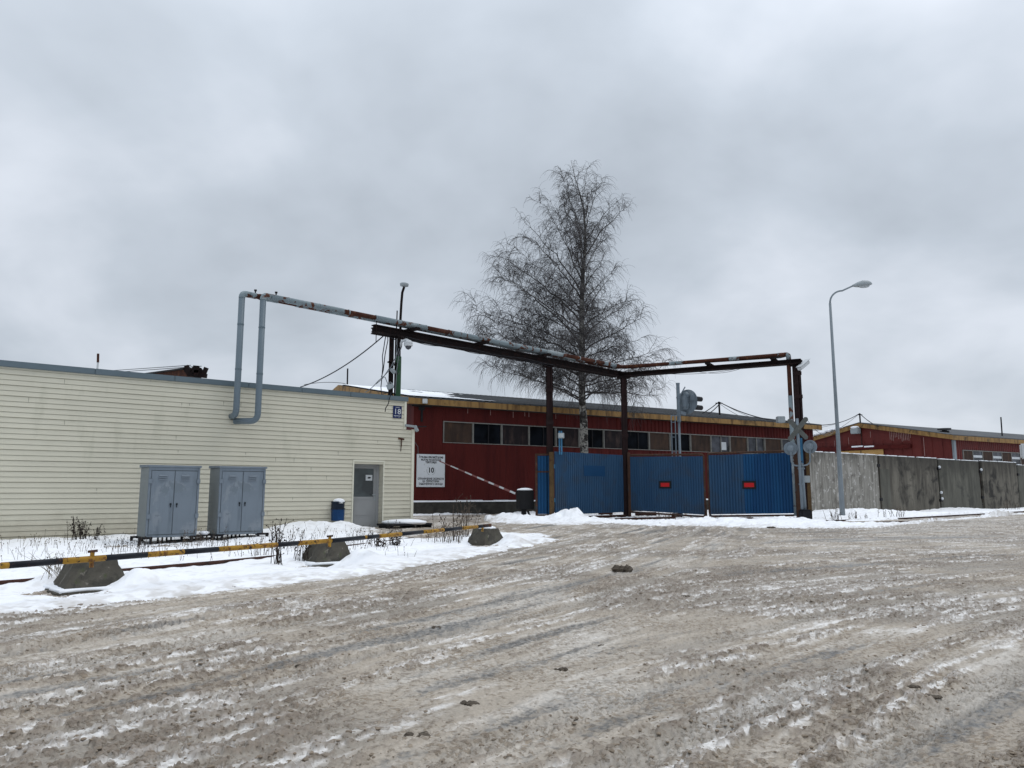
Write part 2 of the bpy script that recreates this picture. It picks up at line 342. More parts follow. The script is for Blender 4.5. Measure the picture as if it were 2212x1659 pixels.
def kids(o): return [c for c in COL.objects if c.parent == o]
def dup(root, loc, label=None, rz=None):
    r = root.copy(); COL.objects.link(r); r.location = loc
    if rz is not None: r.rotation_euler = (0, 0, rz)
    if label: r['label'] = label
    for ch in kids(root):
        c = ch.copy(); COL.objects.link(c); c.parent = r
        for g in kids(ch):
            d = g.copy(); COL.objects.link(d); d.parent = c
    return r
def text_mesh(body, size, mat, parent, name, o, ex, ez, bold=0.0, align='CENTER', wscale=1.0, rootoff=None):
    cu = bpy.data.curves.new('txt', 'FONT'); cu.body = body; cu.size = size; cu.align_x = align; cu.align_y = 'CENTER'; cu.offset = bold; cu.resolution_u = 3
    ob = bpy.data.objects.new('txt', cu); COL.objects.link(ob)
    dg = bpy.context.evaluated_depsgraph_get(); me = bpy.data.meshes.new_from_object(ob.evaluated_get(dg))
    bpy.data.objects.remove(ob); ex = Vector(ex); ez = Vector(ez); o = Vector(o)-ORG[parent]
    for v in me.vertices: v.co = o+ex*(v.co.x*wscale)+ez*v.co.y
    me.name = name; me.materials.clear(); me.materials.append(M[mat]); r = bpy.data.objects.new(name, me); COL.objects.link(r); r.parent = parent; ORG[r] = ORG[parent]
    return r
def sag(a, b, drop, n=14, j=0.0):
    a = Vector(a); b = Vector(b); return [a.lerp(b, k/n)-Vector((0, 0, drop*4*(k/n)*(1-k/n)))+Vector((random.uniform(-j, j), random.uniform(-j, j), random.uniform(-j, j))) for k in range(n+1)]

# ------------------------------------------------------------ noise for the ground
def _h(ix, iy, s):
    n = (ix.astype(np.int64)*374761393+iy.astype(np.int64)*668265263+s*1442695041) & 0x7fffffff
    n = ((n ^ (n >> 13))*1274126177) & 0x7fffffff
    return ((n ^ (n >> 16)) & 0xffff)/65535.0
def vn(x, y, s=0):
    ix = np.floor(x); iy = np.floor(y); fx = x-ix; fy = y-iy; fx = fx*fx*fx*(fx*(fx*6-15)+10); fy = fy*fy*fy*(fy*(fy*6-15)+10)
    a = _h(ix, iy, s); b = _h(ix+1, iy, s); c = _h(ix, iy+1, s); d = _h(ix+1, iy+1, s)
    return (a+(b-a)*fx)*(1-fy)+(c+(d-c)*fx)*fy
def fbm(x, y, s=0, o=4, g=.5):
    t = 0; a = 1; w = 0
    for k in range(o):
        t = t+a*vn(x*2**k+17.3*k, y*2**k-9.1*k, s+k); w += a; a *= g
    return t/w
def sst(x, a, b):
    t = np.clip((x-a)/(b-a), 0, 1); return t*t*(3-2*t)
def polydist(x, y, P):            # signed distance, positive inside
    inside = np.zeros(x.shape, bool); d = np.full(x.shape, 1e9); n = len(P)
    for i in range(n):
        x0, y0 = P[i]; x1, y1 = P[(i+1) % n]
        ex, ey = x1-x0, y1-y0; t = np.clip(((x-x0)*ex+(y-y0)*ey)/(ex*ex+ey*ey+1e-12), 0, 1)
        d = np.minimum(d, np.hypot(x-x0-t*ex, y-y0-t*ey))
        c = ((y0 > y) != (y1 > y)) & (x < (x1-x0)*(y-y0)/((y1-y0) if y1 != y0 else 1e-12)+x0)
        inside ^= c
    return np.where(inside, d, -d)
def gp(x, y, z): p = G(x, y, z); return (p.x, p.y)
BEI = Line((-12.8, 18.9), (.769, .639)); BEI_Z = 4.55
RED = Line((-4.95, 38.55), (.854, .520)); RED_Z = 6.0
S1 = [gp(-500, 1420, 0), gp(-250, 1375, 0), gp(0, 1337, 0), gp(280, 1303, 0), gp(560, 1270, 0), gp(800, 1240, .01), gp(1000, 1206, .02), gp(1120, 1184, .03), gp(1200, 1169, .05), gp(1180, 1159, .06), gp(1083, 1152, .08), gp(985, 1160, .08), gp(890, 1165, .08), gp(838, 1160, .08), gp(822, 1150, .1), (-4.6, 25.9), (-9, 24), (-30, 22), (-30, 0)]
S2 = [gp(1052, 1131, .1), gp(1130, 1135, .1), gp(1230, 1136, .1), gp(1300, 1135, .1), gp(1360, 1135, .12), gp(1420, 1139, .12), gp(1500, 1137, .12), gp(1600, 1140, .12), gp(1700, 1142, .12), gp(1800, 1143, .12), gp(1900, 1141, .12), gp(2000, 1131, .12), gp(2100, 1121, .13), gp(2212, 1112, .13), gp(2320, 1102, .13), (90, 70), (90, 150), (-60, 150), (-40, 30), (-5, 32), gp(885, 1115, .15), gp(1000, 1112, .15), gp(1085, 1109, .15), gp(1062, 1118, .14)]
S2cut = [gp(1780, 1131, .15), gp(1900, 1132, .15), gp(1990, 1129, .15), gp(2090, 1119, .15), gp(2230, 1108, .15), gp(2260, 1101, .15), gp(2050, 1114, .15), gp(1900, 1125, .15), gp(1780, 1127, .15)]
def bump(x, y, cx, cy, r, h, p=2.0, ax=1.0, an=0.0):
    X = x-cx; Y = y-cy; c = math.cos(an); s = math.sin(an); U = (X*c+Y*s)/ax; V = -X*s+Y*c
    return h*np.exp(-((U*U+V*V)/(r*r))**(p/2))
pk = G(1232, 1128, .13); pk2 = G(1700, 1130, .13); pk3 = G(1090, 1126, .13)
def snow_h(x, y):                 # thickness of snow above the terrain, negative = none
    wob = (fbm(x*1.1, y*1.1, 5, 4)-.5)*1.1*np.clip(y/14, .45, 1.6)+(fbm(x*5, y*5, 9, 3)-.5)*.25
    d1 = polydist(x, y, S1)+wob*.55; d2 = polydist(x, y, S2)+wob*.55
    dc = polydist(x, y, S2cut)+wob*.2
    lump = fbm(x*3.1, y*3.1, 21, 4); lump2 = fbm(x*9, y*9, 22, 3)
    h1 = .055*sst(d1, -.15, .6)+.008+(fbm(x*7, y*7, 12, 3)-.5)*.035*(1-sst(d1, .3, .9))+.02*sst(d1, .5, 3)+(fbm(x*.9, y*.9, 3, 3)-.5)*.09*sst(d1, .4, 2)+(lump2-.5)*.035*sst(d1, -.05, .3)+(fbm(x*2.6, y*2.6, 8, 3)-.5)*.045*sst(d1, .2, 1)
    h2 = .05*sst(d2, -.1, 1.0)+.01+(lump-.46)*.17*sst(d2, 0, .5)*(1-sst(d2, 1.4, 2.8))+(lump2-.5)*.07*sst(d2, 0, .3)-.05*sst(d2, 2, 4)
    for (px, py, hh, rr) in ((630, 1150, .13, .7), (690, 1149, .14, .7), (745, 1148, .15, .45), (570, 1156, .06, .8)):
        q = G(px, py, .08); h1 = h1+bump(x, y, q.x, q.y, rr, hh, 2.2)*(.75+.7*lump)
    for (px, py) in ((195, 1270), (706, 1217), (1050, 1179)):
        q = G(px, py, .02); h1 = h1-bump(x, y, q.x-.05, q.y-.45, .62, .06, 3)
        h1 = h1+bump(x, y, q.x+.62, q.y+.05, .34, .20, 2)*(d1 > -.02)+bump(x, y, q.x-.6, q.y+.35, .3, .10, 2)*(d1 > -.02)
    h1 = h1-bump(x, y, -7.9, 18.6, 1.1, .06, 3, 1.8, .69)
    h2 = h2+bump(x, y, pk.x, pk.y, .45, .50, 1.4)*(.15+1.5*lump)+bump(x, y, pk.x, pk.y, 1.2, .10, 2)*(.3+1.3*lump)+bump(x, y, pk2.x, pk2.y+.3, 1.1, .16, 2, 1.2)*(.0+1.8*lump)+bump(x, y, pk3.x-.3, pk3.y, 1.1, .17, 2, 1.5)*(.1+1.6*lump)
    q = G(1560, 1132, .13); h2 = h2+bump(x, y, q.x, q.y, 1.0, .09, 2, 2.0)*(.5+lump)
    q = G(1640, 1134, .13); h2 = h2+bump(x, y, q.x, q.y, .9, .08, 2, 2.4)*(.5+lump)
    for (px, py, hh, rr) in ((1900, 1112, .18, 2.2), (2010, 1102, .22, 2.4), (2120, 1096, .25, 2.6), (1800, 1112, .15, 1.8), (2050, 1128, .16, 1.2), (2150, 1114, .2, 1.5)):
        q = G(px, py, .15); h2 = h2+bump(x, y, q.x, q.y, rr, hh, 2, 1.5, .6)*(.5+lump)
    h1 = np.where(d1 > -.02, h1, -.1); h2 = np.where(d2 > -.02, h2, -.1)
    h = np.maximum(h1, h2); h = np.where((dc > 0), -.1, h)
    return h, d1, d2, lump2
A0 = R(37)
TRK = [(-.45, .13, 'r'), (.55, .12, 'r'), (1.15, .13, 'r'), (2.35, .14, 'r'), (-1.25, .15, 'r'), (-2.1, .13, 'r'), (-2.75, .12, 'r'), (-3.5, .14, 'r'), (-4.3, .12, 'r'), (3.2, .13, 'r'), (-4.6, .13, 'l'), (-5.4, .12, 'l'), (-6.3, .14, 'l'), (-7.2, .12, 'l')]
def road_fields(x, y):
    u = x*math.sin(A0)+y*math.cos(A0); v = x*math.cos(A0)-y*math.sin(A0)
    warp = (fbm(x*.35, y*.35, 31, 2)-.5)*.6
    v1 = v-u*u/70+warp*.4; v2 = v+u*u/140+warp*.4
    mk = sst(v+.20*u+(fbm(x*.25, y*.25, 33, 2)-.5)*3, -4.6, -1.6)
    def fam(vv, s):
        bands = fbm(u*.08, vv*1.15, s, 3); mid = fbm(u*.33, vv*4.4, s+7, 3); fine = fbm(u*1.5, vv*12, s+15, 3)
        return bands, mid, fine
    a1 = fam(v1, 40); a2 = fam(v2, 70)
    bands, mid, fine = [a*(mk)+b*(1-mk) for a, b in zip(a1, a2)]
    tread = np.zeros(x.shape); rut = np.zeros(x.shape)
    for c, w, k in TRK:
        vv = (v1 if k == 'r' else v2)-c; on = (mk if k == 'r' else 1-mk)*sst(fbm(u*.10, vv*0+c*7, 55, 2), .30, .50)
        band = (1-sst(np.abs(vv), w*.75, w))*on
        rut = np.maximum(rut, band)
        tread = tread+band*np.sign(np.sin(u*2*math.pi/.085+np.sign(np.sin(vv*2*math.pi/(w*.62)))*1.5+4*vv/w))*.5
        edge = np.exp(-((np.abs(vv)-w*1.15)/.035)**2)*on; rut = rut-edge*.8
    q_ = u*12+ (bands if False else 0); crumb = fbm(u*15, v*22, 90, 3, .6); crumb2 = fbm(x*44, y*44, 97, 2)
    patch = fbm(x*.55, y*.55, 93, 3)
    return u, v, bands, mid, fine, tread, rut, crumb, crumb2, patch
def road_surface(x, y):
    u, v, bands, mid, fine, tread, rut, crumb, crumb2, patch = road_fields(x, y)
    loose = sst(patch*.55+mid*.45, .40, .62)*(1-np.clip(rut, 0, 1)*.6)     # churned slush
    white = sst(bands*.34+mid*.34+fine*.32+(patch-.5)*.16, .52, .62)
    farw = sst(y, 13, 26)*.3
    white = np.clip(white+farw*sst(fine*.5+mid*.5, .46, .62), 0, 1)
    dark = sst(1-(bands*.45+mid*.40+crumb*.15)-(patch-.5)*.1, .56, .66)*(1-white)
    cr = sst(crumb, .49, .60)
    h = .034*(mid-.5)+.020*(bands-.5)+.021*(.35+.65*loose)*sst(crumb, .50, .60)+.03*(.3+.7*loose)*np.clip(crumb-.55, 0, .3)+.016*(.3+.7*loose)*(crumb2-.5)+.02*(fine-.5)-.026*np.clip(rut, -1, 1)+.014*tread+.006*(crumb2-.5)+.02*(fbm(x*6, y*6, 99, 2)-.5)*loose
    h = (h+.022*np.clip(-rut, 0, 1)*sst(crumb, .35, .6))*np.clip(1.15-y/60, .4, 1)
    base = np.array([.385, .332, .268]); brown = np.array([.205, .160, .118]); wht = np.array([.70, .68, .655]); drk = np.array([.110, .105, .098]); wet = np.array([.275, .243, .203])
    C = np.empty(x.shape+(3,)); C[...] = base
    def mx(C, c, f): return C*(1-f[..., None])+c*f[..., None]
    C = mx(C, wet, sst(patch*.5+bands*.5, .46, .60)*.8)
    C = mx(C, np.array([.54, .505, .455]), sst(1-(patch*.4+bands*.6)+(fine-.5)*.25, .50, .66)*.7*(1-loose*.5))
    C = mx(C, brown, loose*cr*.85)
    C = mx(C, brown*.92, sst(crumb, .64, .74)*.6)
    C = mx(C, drk, dark*(.55+.4*sst(crumb2, .4, .6)))
    C = mx(C, wht, white*(.25+.6*sst(fine*.6+crumb2*.4, .40, .60))*(1-.7*cr))
    C = mx(C, np.array([.34, .31, .27]), np.clip(rut, 0, 1)*.55); C = mx(C, brown, np.clip(-rut, 0, 1)*.5*sst(crumb, .4, .55))
    C *= (.86+.28*fine)[..., None]
    return h, C

def fan_grid(nx, ny, y0, y1, half, pad):
    t = np.linspace(0, 1, ny); Y = y0*(y1/y0)**t
    s = np.linspace(-1, 1, nx)
    X = s[None, :]*(Y[:, None]*half+pad); YY = np.repeat(Y[:, None], nx, 1)
    return X, YY
def grid_obj(name, X, Y, Z, C, mat, keep=None, smooth=True):
    ny, nx = X.shape; me = bpy.data.meshes.new(name)
    idx = np.arange(nx*ny).reshape(ny, nx)
    q = np.stack([idx[:-1, :-1], idx[:-1, 1:], idx[1:, 1:], idx[1:, :-1]], -1).reshape(-1, 4)
    if keep is not None:
        k = (keep[:-1, :-1] | keep[:-1, 1:] | keep[1:, 1:] | keep[1:, :-1]).reshape(-1); q = q[k]
    used, inv = np.unique(q, return_inverse=True); q = inv.reshape(-1, 4)
    co = np.stack([X.ravel(), Y.ravel(), Z.ravel()], -1)[used]
    me.vertices.add(len(co)); me.vertices.foreach_set('co', co.astype(np.float32).ravel())
    me.loops.add(q.size); me.loops.foreach_set('vertex_index', q.astype(np.int32).ravel())
    me.polygons.add(len(q)); me.polygons.foreach_set('loop_start', (np.arange(len(q))*4).astype(np.int32))
    try: me.polygons.foreach_set('loop_total', np.full(len(q), 4, np.int32))
    except Exception: pass
    me.update(calc_edges=True); me.validate()
    if C is not None:
        at = me.color_attributes.new('tone', 'FLOAT_COLOR', 'POINT')
        cc = np.concatenate([C.reshape(-1, 3)[used], np.ones((len(used), 1))], 1); at.data.foreach_set('color', cc.astype(np.float32).ravel())
    if smooth: me.shade_smooth()
    o = bpy.data.objects.new(name, me); COL.objects.link(o); me.materials.append(mat); return o
def tone_mat(name, rough, bumps, var, spec=.3, sheen=None):
    mt = bpy.data.materials.new(name); mt.use_nodes = True; ns = mt.node_tree.nodes; L = mt.node_tree.links; b = ns['Principled BSDF']
    b.inputs['Specular IOR Level'].default_value = spec
    a = N(ns, 'ShaderNodeVertexColor', layer_name='tone'); t = N(ns, 'ShaderNodeTexCoord')
    q = N(ns, 'ShaderNodeTexNoise'); q.inputs['Scale'].default_value = 38; q.inputs['Detail'].default_value = 6; q.inputs['Roughness'].default_value = .65; L.new(t.outputs['Object'], q.inputs['Vector'])
    r = N(ns, 'ShaderNodeMapRange'); r.inputs[1].default_value = .3; r.inputs[2].default_value = .7; r.inputs[3].default_value = 1-var; r.inputs[4].default_value = 1+var; L.new(q.outputs['Fac'], r.inputs[0])
    s = N(ns, 'ShaderNodeVectorMath', operation='SCALE'); L.new(a.outputs[0], s.inputs[0]); L.new(r.outputs[0], s.inputs['Scale']); L.new(s.outputs[0], b.inputs['Base Color'])
    q2 = N(ns, 'ShaderNodeTexNoise'); q2.inputs['Scale'].default_value = 2.2; q2.inputs['Detail'].default_value = 4; L.new(t.outputs['Object'], q2.inputs['Vector'])
    r2 = N(ns, 'ShaderNodeMapRange'); r2.inputs[1].default_value = .35; r2.inputs[2].default_value = .65; r2.inputs[3].default_value = rough[0]; r2.inputs[4].default_value = rough[1]; L.new(q2.outputs['Fac'], r2.inputs[0]); L.new(r2.outputs[0], b.inputs['Roughness'])
    bp = N(ns, 'ShaderNodeBump'); bp.inputs['Strength'].default_value = bumps; bp.inputs['Distance'].default_value = .012; L.new(q.outputs['Fac'], bp.inputs['Height']); L.new(bp.outputs[0], b.inputs['Normal'])
    return mt
X, Y = fan_grid(1450, 1150, 2.6, 95, .78, 1.6)
hr, C = road_surface(X, Y)
T = terr(X, Y)
rm_ = tone_mat('slush_road', (.38, .75), .6, .18, .4)
_n = rm_.node_tree.nodes; _l = rm_.node_tree.links; _b = _n['Principled BSDF']
_t = N(_n, 'ShaderNodeTexCoord'); _mp = N(_n, 'ShaderNodeMapping'); _mp.inputs['Rotation'].default_value = (0, 0, -(math.pi/2-A0)); _mp.inputs['Scale'].default_value = (.55, 1, 1); _l.new(_t.outputs['Object'], _mp.inputs[0])
_q = N(_n, 'ShaderNodeTexNoise'); _q.inputs['Scale'].default_value = 34; _q.inputs['Detail'].default_value = 3; _q.inputs['Roughness'].default_value = .55; _l.new(_mp.outputs[0], _q.inputs['Vector'])
_q3 = N(_n, 'ShaderNodeTexNoise'); _q3.inputs['Scale'].default_value = 1.1; _q3.inputs['Detail'].default_value = 3; _l.new(_t.outputs['Object'], _q3.inputs['Vector'])
_off = N(_n, 'ShaderNodeMath', operation='MULTIPLY_ADD'); _off.inputs[1].default_value = .55; _l.new(_q3.outputs['Fac'], _off.inputs[0]); _l.new(_q.outputs['Fac'], _off.inputs[2])
_r = N(_n, 'ShaderNodeMapRange'); _r.inputs[1].default_value = .80; _r.inputs[2].default_value = .93; _l.new(_off.outputs[0], _r.inputs[0])
_old = _b.inputs['Base Color'].links[0].from_socket; _m = N(_n, 'ShaderNodeMix', data_type='RGBA', blend_type='MULTIPLY'); _m.inputs[7].default_value = (.72, .665, .60, 1); _l.new(_r.outputs[0], _m.inputs[0]); _l.new(_old, _m.inputs[6]); _l.new(_m.outputs[2], _b.inputs['Base Color'])
_bp = N(_n, 'ShaderNodeBump'); _bp.inputs['Strength'].default_value = .6; _bp.inputs['Distance'].default_value = .015; _l.new(_r.outputs[0], _bp.inputs['Height']); _l.new(_b.inputs['Normal'].links[0].from_socket, _bp.inputs['Normal']); _l.new(_bp.outputs[0], _b.inputs['Normal'])
_bw = N(_n, 'ShaderNodeRGBToBW'); _va = [q for q in _n if q.type == 'VERTEX_COLOR'][0]; _l.new(_va.outputs[0], _bw.inputs[0])
_rr = N(_n, 'ShaderNodeMapRange'); _rr.inputs[1].default_value = .12; _rr.inputs[2].default_value = .34; _rr.inputs[3].default_value = .30; _rr.inputs[4].default_value = .72; _l.new(_bw.outputs[0], _rr.inputs[0]); _l.new(_rr.outputs[0], _b.inputs['Roughness'])
road = grid_obj('road', X, Y, T+hr, C, rm_); tag(road, kind='structure')
X, Y = fan_grid(820, 620, 6.0, 110, .82, 3)
hs, d1, d2, lp = snow_h(X, Y)
edge = sst(np.maximum(d1, d2), -.15, 1.0)
Cs = np.array([.885, .895, .915])*np.ones(X.shape+(1,)); dirt = np.clip((1-edge)*(.05+.60*sst(fbm(X*7, Y*7, 61, 3), .40, .62))+sst(fbm(X*9, Y*9, 66, 3), .60, .74)*.22+sst(fbm(X*1.3, Y*1.3, 67, 3), .45, .7)*.05, 0, .85)
Cs = Cs*(1-dirt[..., None])+np.array([.40, .36, .31])*dirt[..., None]
hr2, _ = road_surface(X, Y)
snow = grid_obj('snow', X, Y, terr(X, Y)+hs, Cs, tone_mat('snow_cover', (.6, .85), .35, .02, .2), keep=hs > hr2-.012); tag(snow, kind='structure')
gs = MB().quad((-1500, -1500, -.12), (1500, -1500, -.12), (1500, 1500, -.12), (-1500, 1500, -.12)).build('ground', paint('distant_snow', (.6, .61, .63), .1, .2, .9)); tag(gs, kind='structure')
def snow_top(x, y):
    h = float(snow_h(np.array([x]), np.array([y]))[0][0]); return tz(x, y)+max(h, 0)
def road_top(x, y):
    return tz(x, y)+float(road_surface(np.array([x]), np.array([y]))[0][0])
def rock(bm, c, r, rnd, flat=.6):
    i0 = len(bm.v); ang = rnd.uniform(0, 6.28); n = 6
    sx = rnd.uniform(.7, 1.4)
    for k, (zz_, rr) in enumerate(((-.5, .75), (.05, 1.0), (.45, .62), (.62, .15))):
        for j in range(n):
            A = ang+2*math.pi*j/n+k*.4; q = rr*r*rnd.uniform(.72, 1.2)
            bm.v.append((c[0]+q*sx*math.cos(A), c[1]+q*math.sin(A), c[2]+zz_*r*flat*rnd.uniform(.8, 1.2)))
    for k in range(3):
        for j in range(n):
            a = i0+k*n+j; b = i0+k*n+(j+1) % n; bm.f.append((a, b, b+n, a+n))
    bm.f.append(tuple(i0+3*n+j for j in range(n)))
# loose crumbs of slush: nobody could count them
NP = 30000
yy = 2.9*(22/2.9)**(rng.random(NP)**.9); xx = (rng.random(NP)*2-1)*(yy*.74+.6)
u, v, bands, mid, fine, tread, rut, crumb, crumb2, patch = road_fields(xx, yy)
hr_, _c = road_surface(xx, yy); hs_, *_r = snow_h(xx, yy)
pr = sst(patch*.55+mid*.45, .40, .60)+.08
ok = (rng.random(NP) < pr) & (hs_ < 0.0)
cm = MB(); rr_ = random.Random(4)
for x_, y_, h_ in zip(xx[ok], yy[ok], hr_[ok]):
    s_ = rr_.random(); rock(cm, (x_, y_, tz(x_, y_)+h_), .004+.014*s_**4, rr_)
cl = cm.build('slush_crumbs', paint('brown_slush', (.225, .18, .135), .35, 6, .75, bump=.5, fine=80)); tag(cl, 'small brown crumbs of frozen slush scattered over the road', 'slush crumbs', kind='stuff')
def lump(px, py, r, label, flat=.7, up=.08):
    p = G(px, py, 0); z = road_top(p.x, p.y); p = G(px, py, z); m_ = MB(); rn = random.Random(px)
    for k in range(5): rock(m_, (p.x+rn.uniform(-1, 1)*r, p.y+rn.uniform(-.5, .5)*r, z+r*up), r*rn.uniform(.45, .85), rn, flat)
    tag(m_.build('ice_lump', 'lump'), label, 'ice lump', 'dirty ice lumps lying on the road')
lump(1345, 1236, .13, 'large jagged dirty ice lump alone in the middle of the road', 1.15, .35)
lump(505, 1270, .055, 'flat dark dirt clod on the snow verge edge left of the road')
lump(1010, 1520, .045, 'brown ice clod in the churned slush near the bottom centre')
lump(1210, 1447, .04, 'small brown ice clod right of centre in the tyre tracks')
lump(2010, 1505, .05, 'dark ice clod near the right edge of the foreground', .5)
lump(1975, 1484, .03, 'small dark ice clod just behind the clod at the right edge')
lump(940, 1356, .04, 'crumbly brown ice clod left of the road centre')
lump(1540, 1133, .07, 'small grey ice lump beside the snow bank below the gate joint')
lump(1300, 1395, .03, 'small brown ice clod in the tracks right of the centre')
lump(900, 1590, .05, 'dark brown ice clod at the bottom edge left of centre')
lump(650, 1440, .035, 'small dark ice clod in the wet band at left')
lump(1480, 1290, .05, 'low crumbly ice clod beyond the big lump to the right')
lump(1665, 1140, .10, 'grey ice lump at the foot of the snow pile by the crossing signal')

# ------------------------------------------------------------ beige building
def course(mb, ln, t0, t1, z0, z1, base=0.0, lip=.014):
    a = base
    g = .010 if lip < .016 else .017; zg = z0+g
    mb.quad(ln.w(t0, zg, a+lip), ln.w(t1, zg, a+lip), ln.w(t1, z1, a+.001), ln.w(t0, z1, a+.001))
    mb.quad(ln.w(t0, zg, a-.024), ln.w(t1, zg, a-.024), ln.w(t1, zg, a+lip), ln.w(t0, zg, a+lip))
    mb.quad(ln.w(t0, z0, a-.024), ln.w(t1, z0, a-.024), ln.w(t1, zg, a-.024), ln.w(t0, zg, a-.024))
    mb.quad(ln.w(t0, z0, a+.001), ln.w(t1, z0, a+.001), ln.w(t1, z0, a-.024), ln.w(t0, z0, a-.024))
b_end = BEI.sz(875.6, 900)[0]; b_low = BEI.sz(891, 1040)[0]; z_jog = BEI.sz(875.6, 928)[1]
d_l = BEI.sz(763, 1060)[0]; d_r = BEI.sz(826, 1060)[0]; d_top = BEI.sz(795, 998)[1]; zb = .10
bb = thing('site_office', 'long low cream vinyl clad office with blue grey roof edge and single glazed door', 'building', BEI.w(5, 0, 0))
wall = MB(); T0 = -7.0; CH = .134; z = zb-.05; k = 0
rs = random.Random(3); joints = []
while z < BEI_Z-.12:
    z1 = min(z+CH, BEI_Z-.12); te = b_low if z1 < z_jog else b_end
    lipv = .013+(.006 if k % 2 else 0)
    if z1 < d_top+.01:
        course(wall, BEI, T0, d_l, z, z1, lip=lipv); course(wall, BEI, d_r, te, z, z1, lip=lipv)
    else: course(wall, BEI, T0, te, z, z1, lip=lipv)
    for q in range(3):
        if rs.random() < .5: joints.append((rs.uniform(T0, b_end-.3), z, z1))
    z += CH; k += 1
D = 8.0
wall.quad(BEI.w(T0, 0, -.03), BEI.w(d_l, 0, -.03), BEI.w(d_l, BEI_Z-.1, -.03), BEI.w(T0, BEI_Z-.1, -.03))
wall.quad(BEI.w(d_r, 0, -.03), BEI.w(b_end, 0, -.03), BEI.w(b_end, BEI_Z-.1, -.03), BEI.w(d_r, BEI_Z-.1, -.03))
wall.quad(BEI.w(d_l, d_top, -.03), BEI.w(d_r, d_top, -.03), BEI.w(d_r, BEI_Z-.1, -.03), BEI.w(d_l, BEI_Z-.1, -.03))
wall.lbox(BEI, b_end, b_low, 0, z_jog, -.03, -1.2)
wall.quad(BEI.w(b_end, 0, 0), BEI.w(b_end, 0, -D), BEI.w(b_end, BEI_Z-.1, -D), BEI.w(b_end, BEI_Z-.1, 0))
wall.quad(BEI.w(T0, 0, -D), BEI.w(b_end, 0, -D), BEI.w(b_end, BEI_Z-.1, -D), BEI.w(T0, BEI_Z-.1, -D))
wall.quad(BEI.w(T0, 0, 0), BEI.w(T0, 0, -D), BEI.w(T0, BEI_Z-.1, -D), BEI.w(T0, BEI_Z-.1, 0))
# recess reveals
RC = -.32
z = zb-.05
while z < d_top-.02:
    z1 = min(z+CH, d_top)
    wall.quad(BEI.w(d_r-.014, z, 0), BEI.w(d_r-.014, z, RC), BEI.w(d_r, z1, RC), BEI.w(d_r, z1, 0)); z += CH
wall.quad(BEI.w(d_l, 0, 0), BEI.w(d_l, 0, RC), BEI.w(d_l, d_top, RC), BEI.w(d_l, d_top, 0))
wall.quad(BEI.w(d_l, d_top, 0), BEI.w(d_r, d_top, 0), BEI.w(d_r, d_top, RC), BEI.w(d_l, d_top, RC))
wall.build('wall', 'siding', bb)
jm = MB()
for t, za, zc in joints:
    if d_l-.1 < t < d_r+.1 and za < d_top: continue
    jm.lbox(BEI, t, t+.008, za+.006, zc, .0, .013)
build_each(jm, 'siding_joint', 'seam', bb)
tr = MB()
tr.lbox(BEI, b_end-.06, b_end+.03, z_jog, BEI_Z-.1, -.03, .035); tr.lbox(BEI, b_low-.07, b_low+.035, 0, z_jog+.02, -.03, .037)
tr.lbox(BEI, d_l-.05, d_l, zb, d_top, RC, .03); tr.lbox(BEI, d_r, d_r+.05, zb, d_top, .0, .03); tr.lbox(BEI, d_l-.05, d_r+.05, d_top, d_top+.06, .0, .032)
tr.build('corner_trim', 'trim', bb, bevel=.006)
cp = MB(); cap_e = BEI.sz(880.5, 860)[0]; t = T0-.2
for q in [T0-.2, -3.2, -.4, 2.15, 3.98+.2, 6.3, 8.0, 9.7, 11.1, cap_e]:
    if q > t: cp.lbox(BEI, t+.004, q-.004, BEI_Z-.155, BEI_Z, -.20, .075+random.uniform(-.004, .004)); t = q
cp.build('roof_edge_flashing', 'cap', bb, bevel=.008)
MB().lbox(BEI, T0, b_end, BEI_Z-.2, BEI_Z-.06, -D, -.2).build('roof', 'snowc', bb)
# door
dw0 = d_l; dw1 = BEI.sz(815, 1060)[0]
Ld = Line(BEI.w(0, 0, -.22)[:2], BEI.d[:2]); dl2 = dw0; dr2 = d_r
# door plane
def dz(px, py): return Ld.sz(px, py)
door = MB(); fw = .075
door.lbox(Ld, dl2, dl2+fw, zb, d_top, -.06, 0); door.lbox(Ld, dr2-fw*1.4, dr2, zb, d_top, -.06, 0); door.lbox(Ld, dl2+fw, dr2-fw*1.4, d_top-.12, d_top, -.06, 0)
door_o = door.build('door', 'doorframe', bb, bevel=.005); 
gl0, gl1 = dl2+fw+.03, dr2-fw*1.4-.11
zg0 = Ld.sz(790, 1073)[1]; zg1 = Ld.sz(790, 1012)[1]
m_ = MB(); m_.lbox(Ld, dl2+fw, dr2-fw*1.4, zb, zg0, -.05, -.012); m_.lbox(Ld, gl0+.05, gl1-.03, zb+.42, zg0-.10, -.012, -.004); m_.lbox(Ld, gl0+.05, gl1-.03, zb+.05, zb+.36, -.012, -.004)
m_.lbox(Ld, dl2+fw, gl0, zg0, d_top-.12, -.05, -.012); m_.lbox(Ld, gl1, dr2-fw*1.4, zg0, d_top-.12, -.05, -.012); m_.lbox(Ld, gl0, gl1, zg1, d_top-.12, -.05, -.012)
m_.build('door_leaf', 'doorpanel', door_o, bevel=.004)
MB().lbox(Ld, gl0, gl1, zg0, zg1, -.045, -.025).build('door_pane', M['glassdoor'], door_o)
hh_ = MB(); ht = dr2-fw*1.4-.05; hz_ = zg0-.02; hh_.lbox(Ld, ht-.02, ht+.02, hz_-.1, hz_+.12, -.012, .0); hh_.tube([Ld.w(ht, hz_+.08, 0), Ld.w(ht, hz_+.08, .05), Ld.w(ht-.13, hz_+.08, .05)], .011); hh_.build('door_handle', 'greybox', door_o)
s0, zq0 = Ld.sz(790.5, 1038); s1, zq1 = Ld.sz(805, 1026)
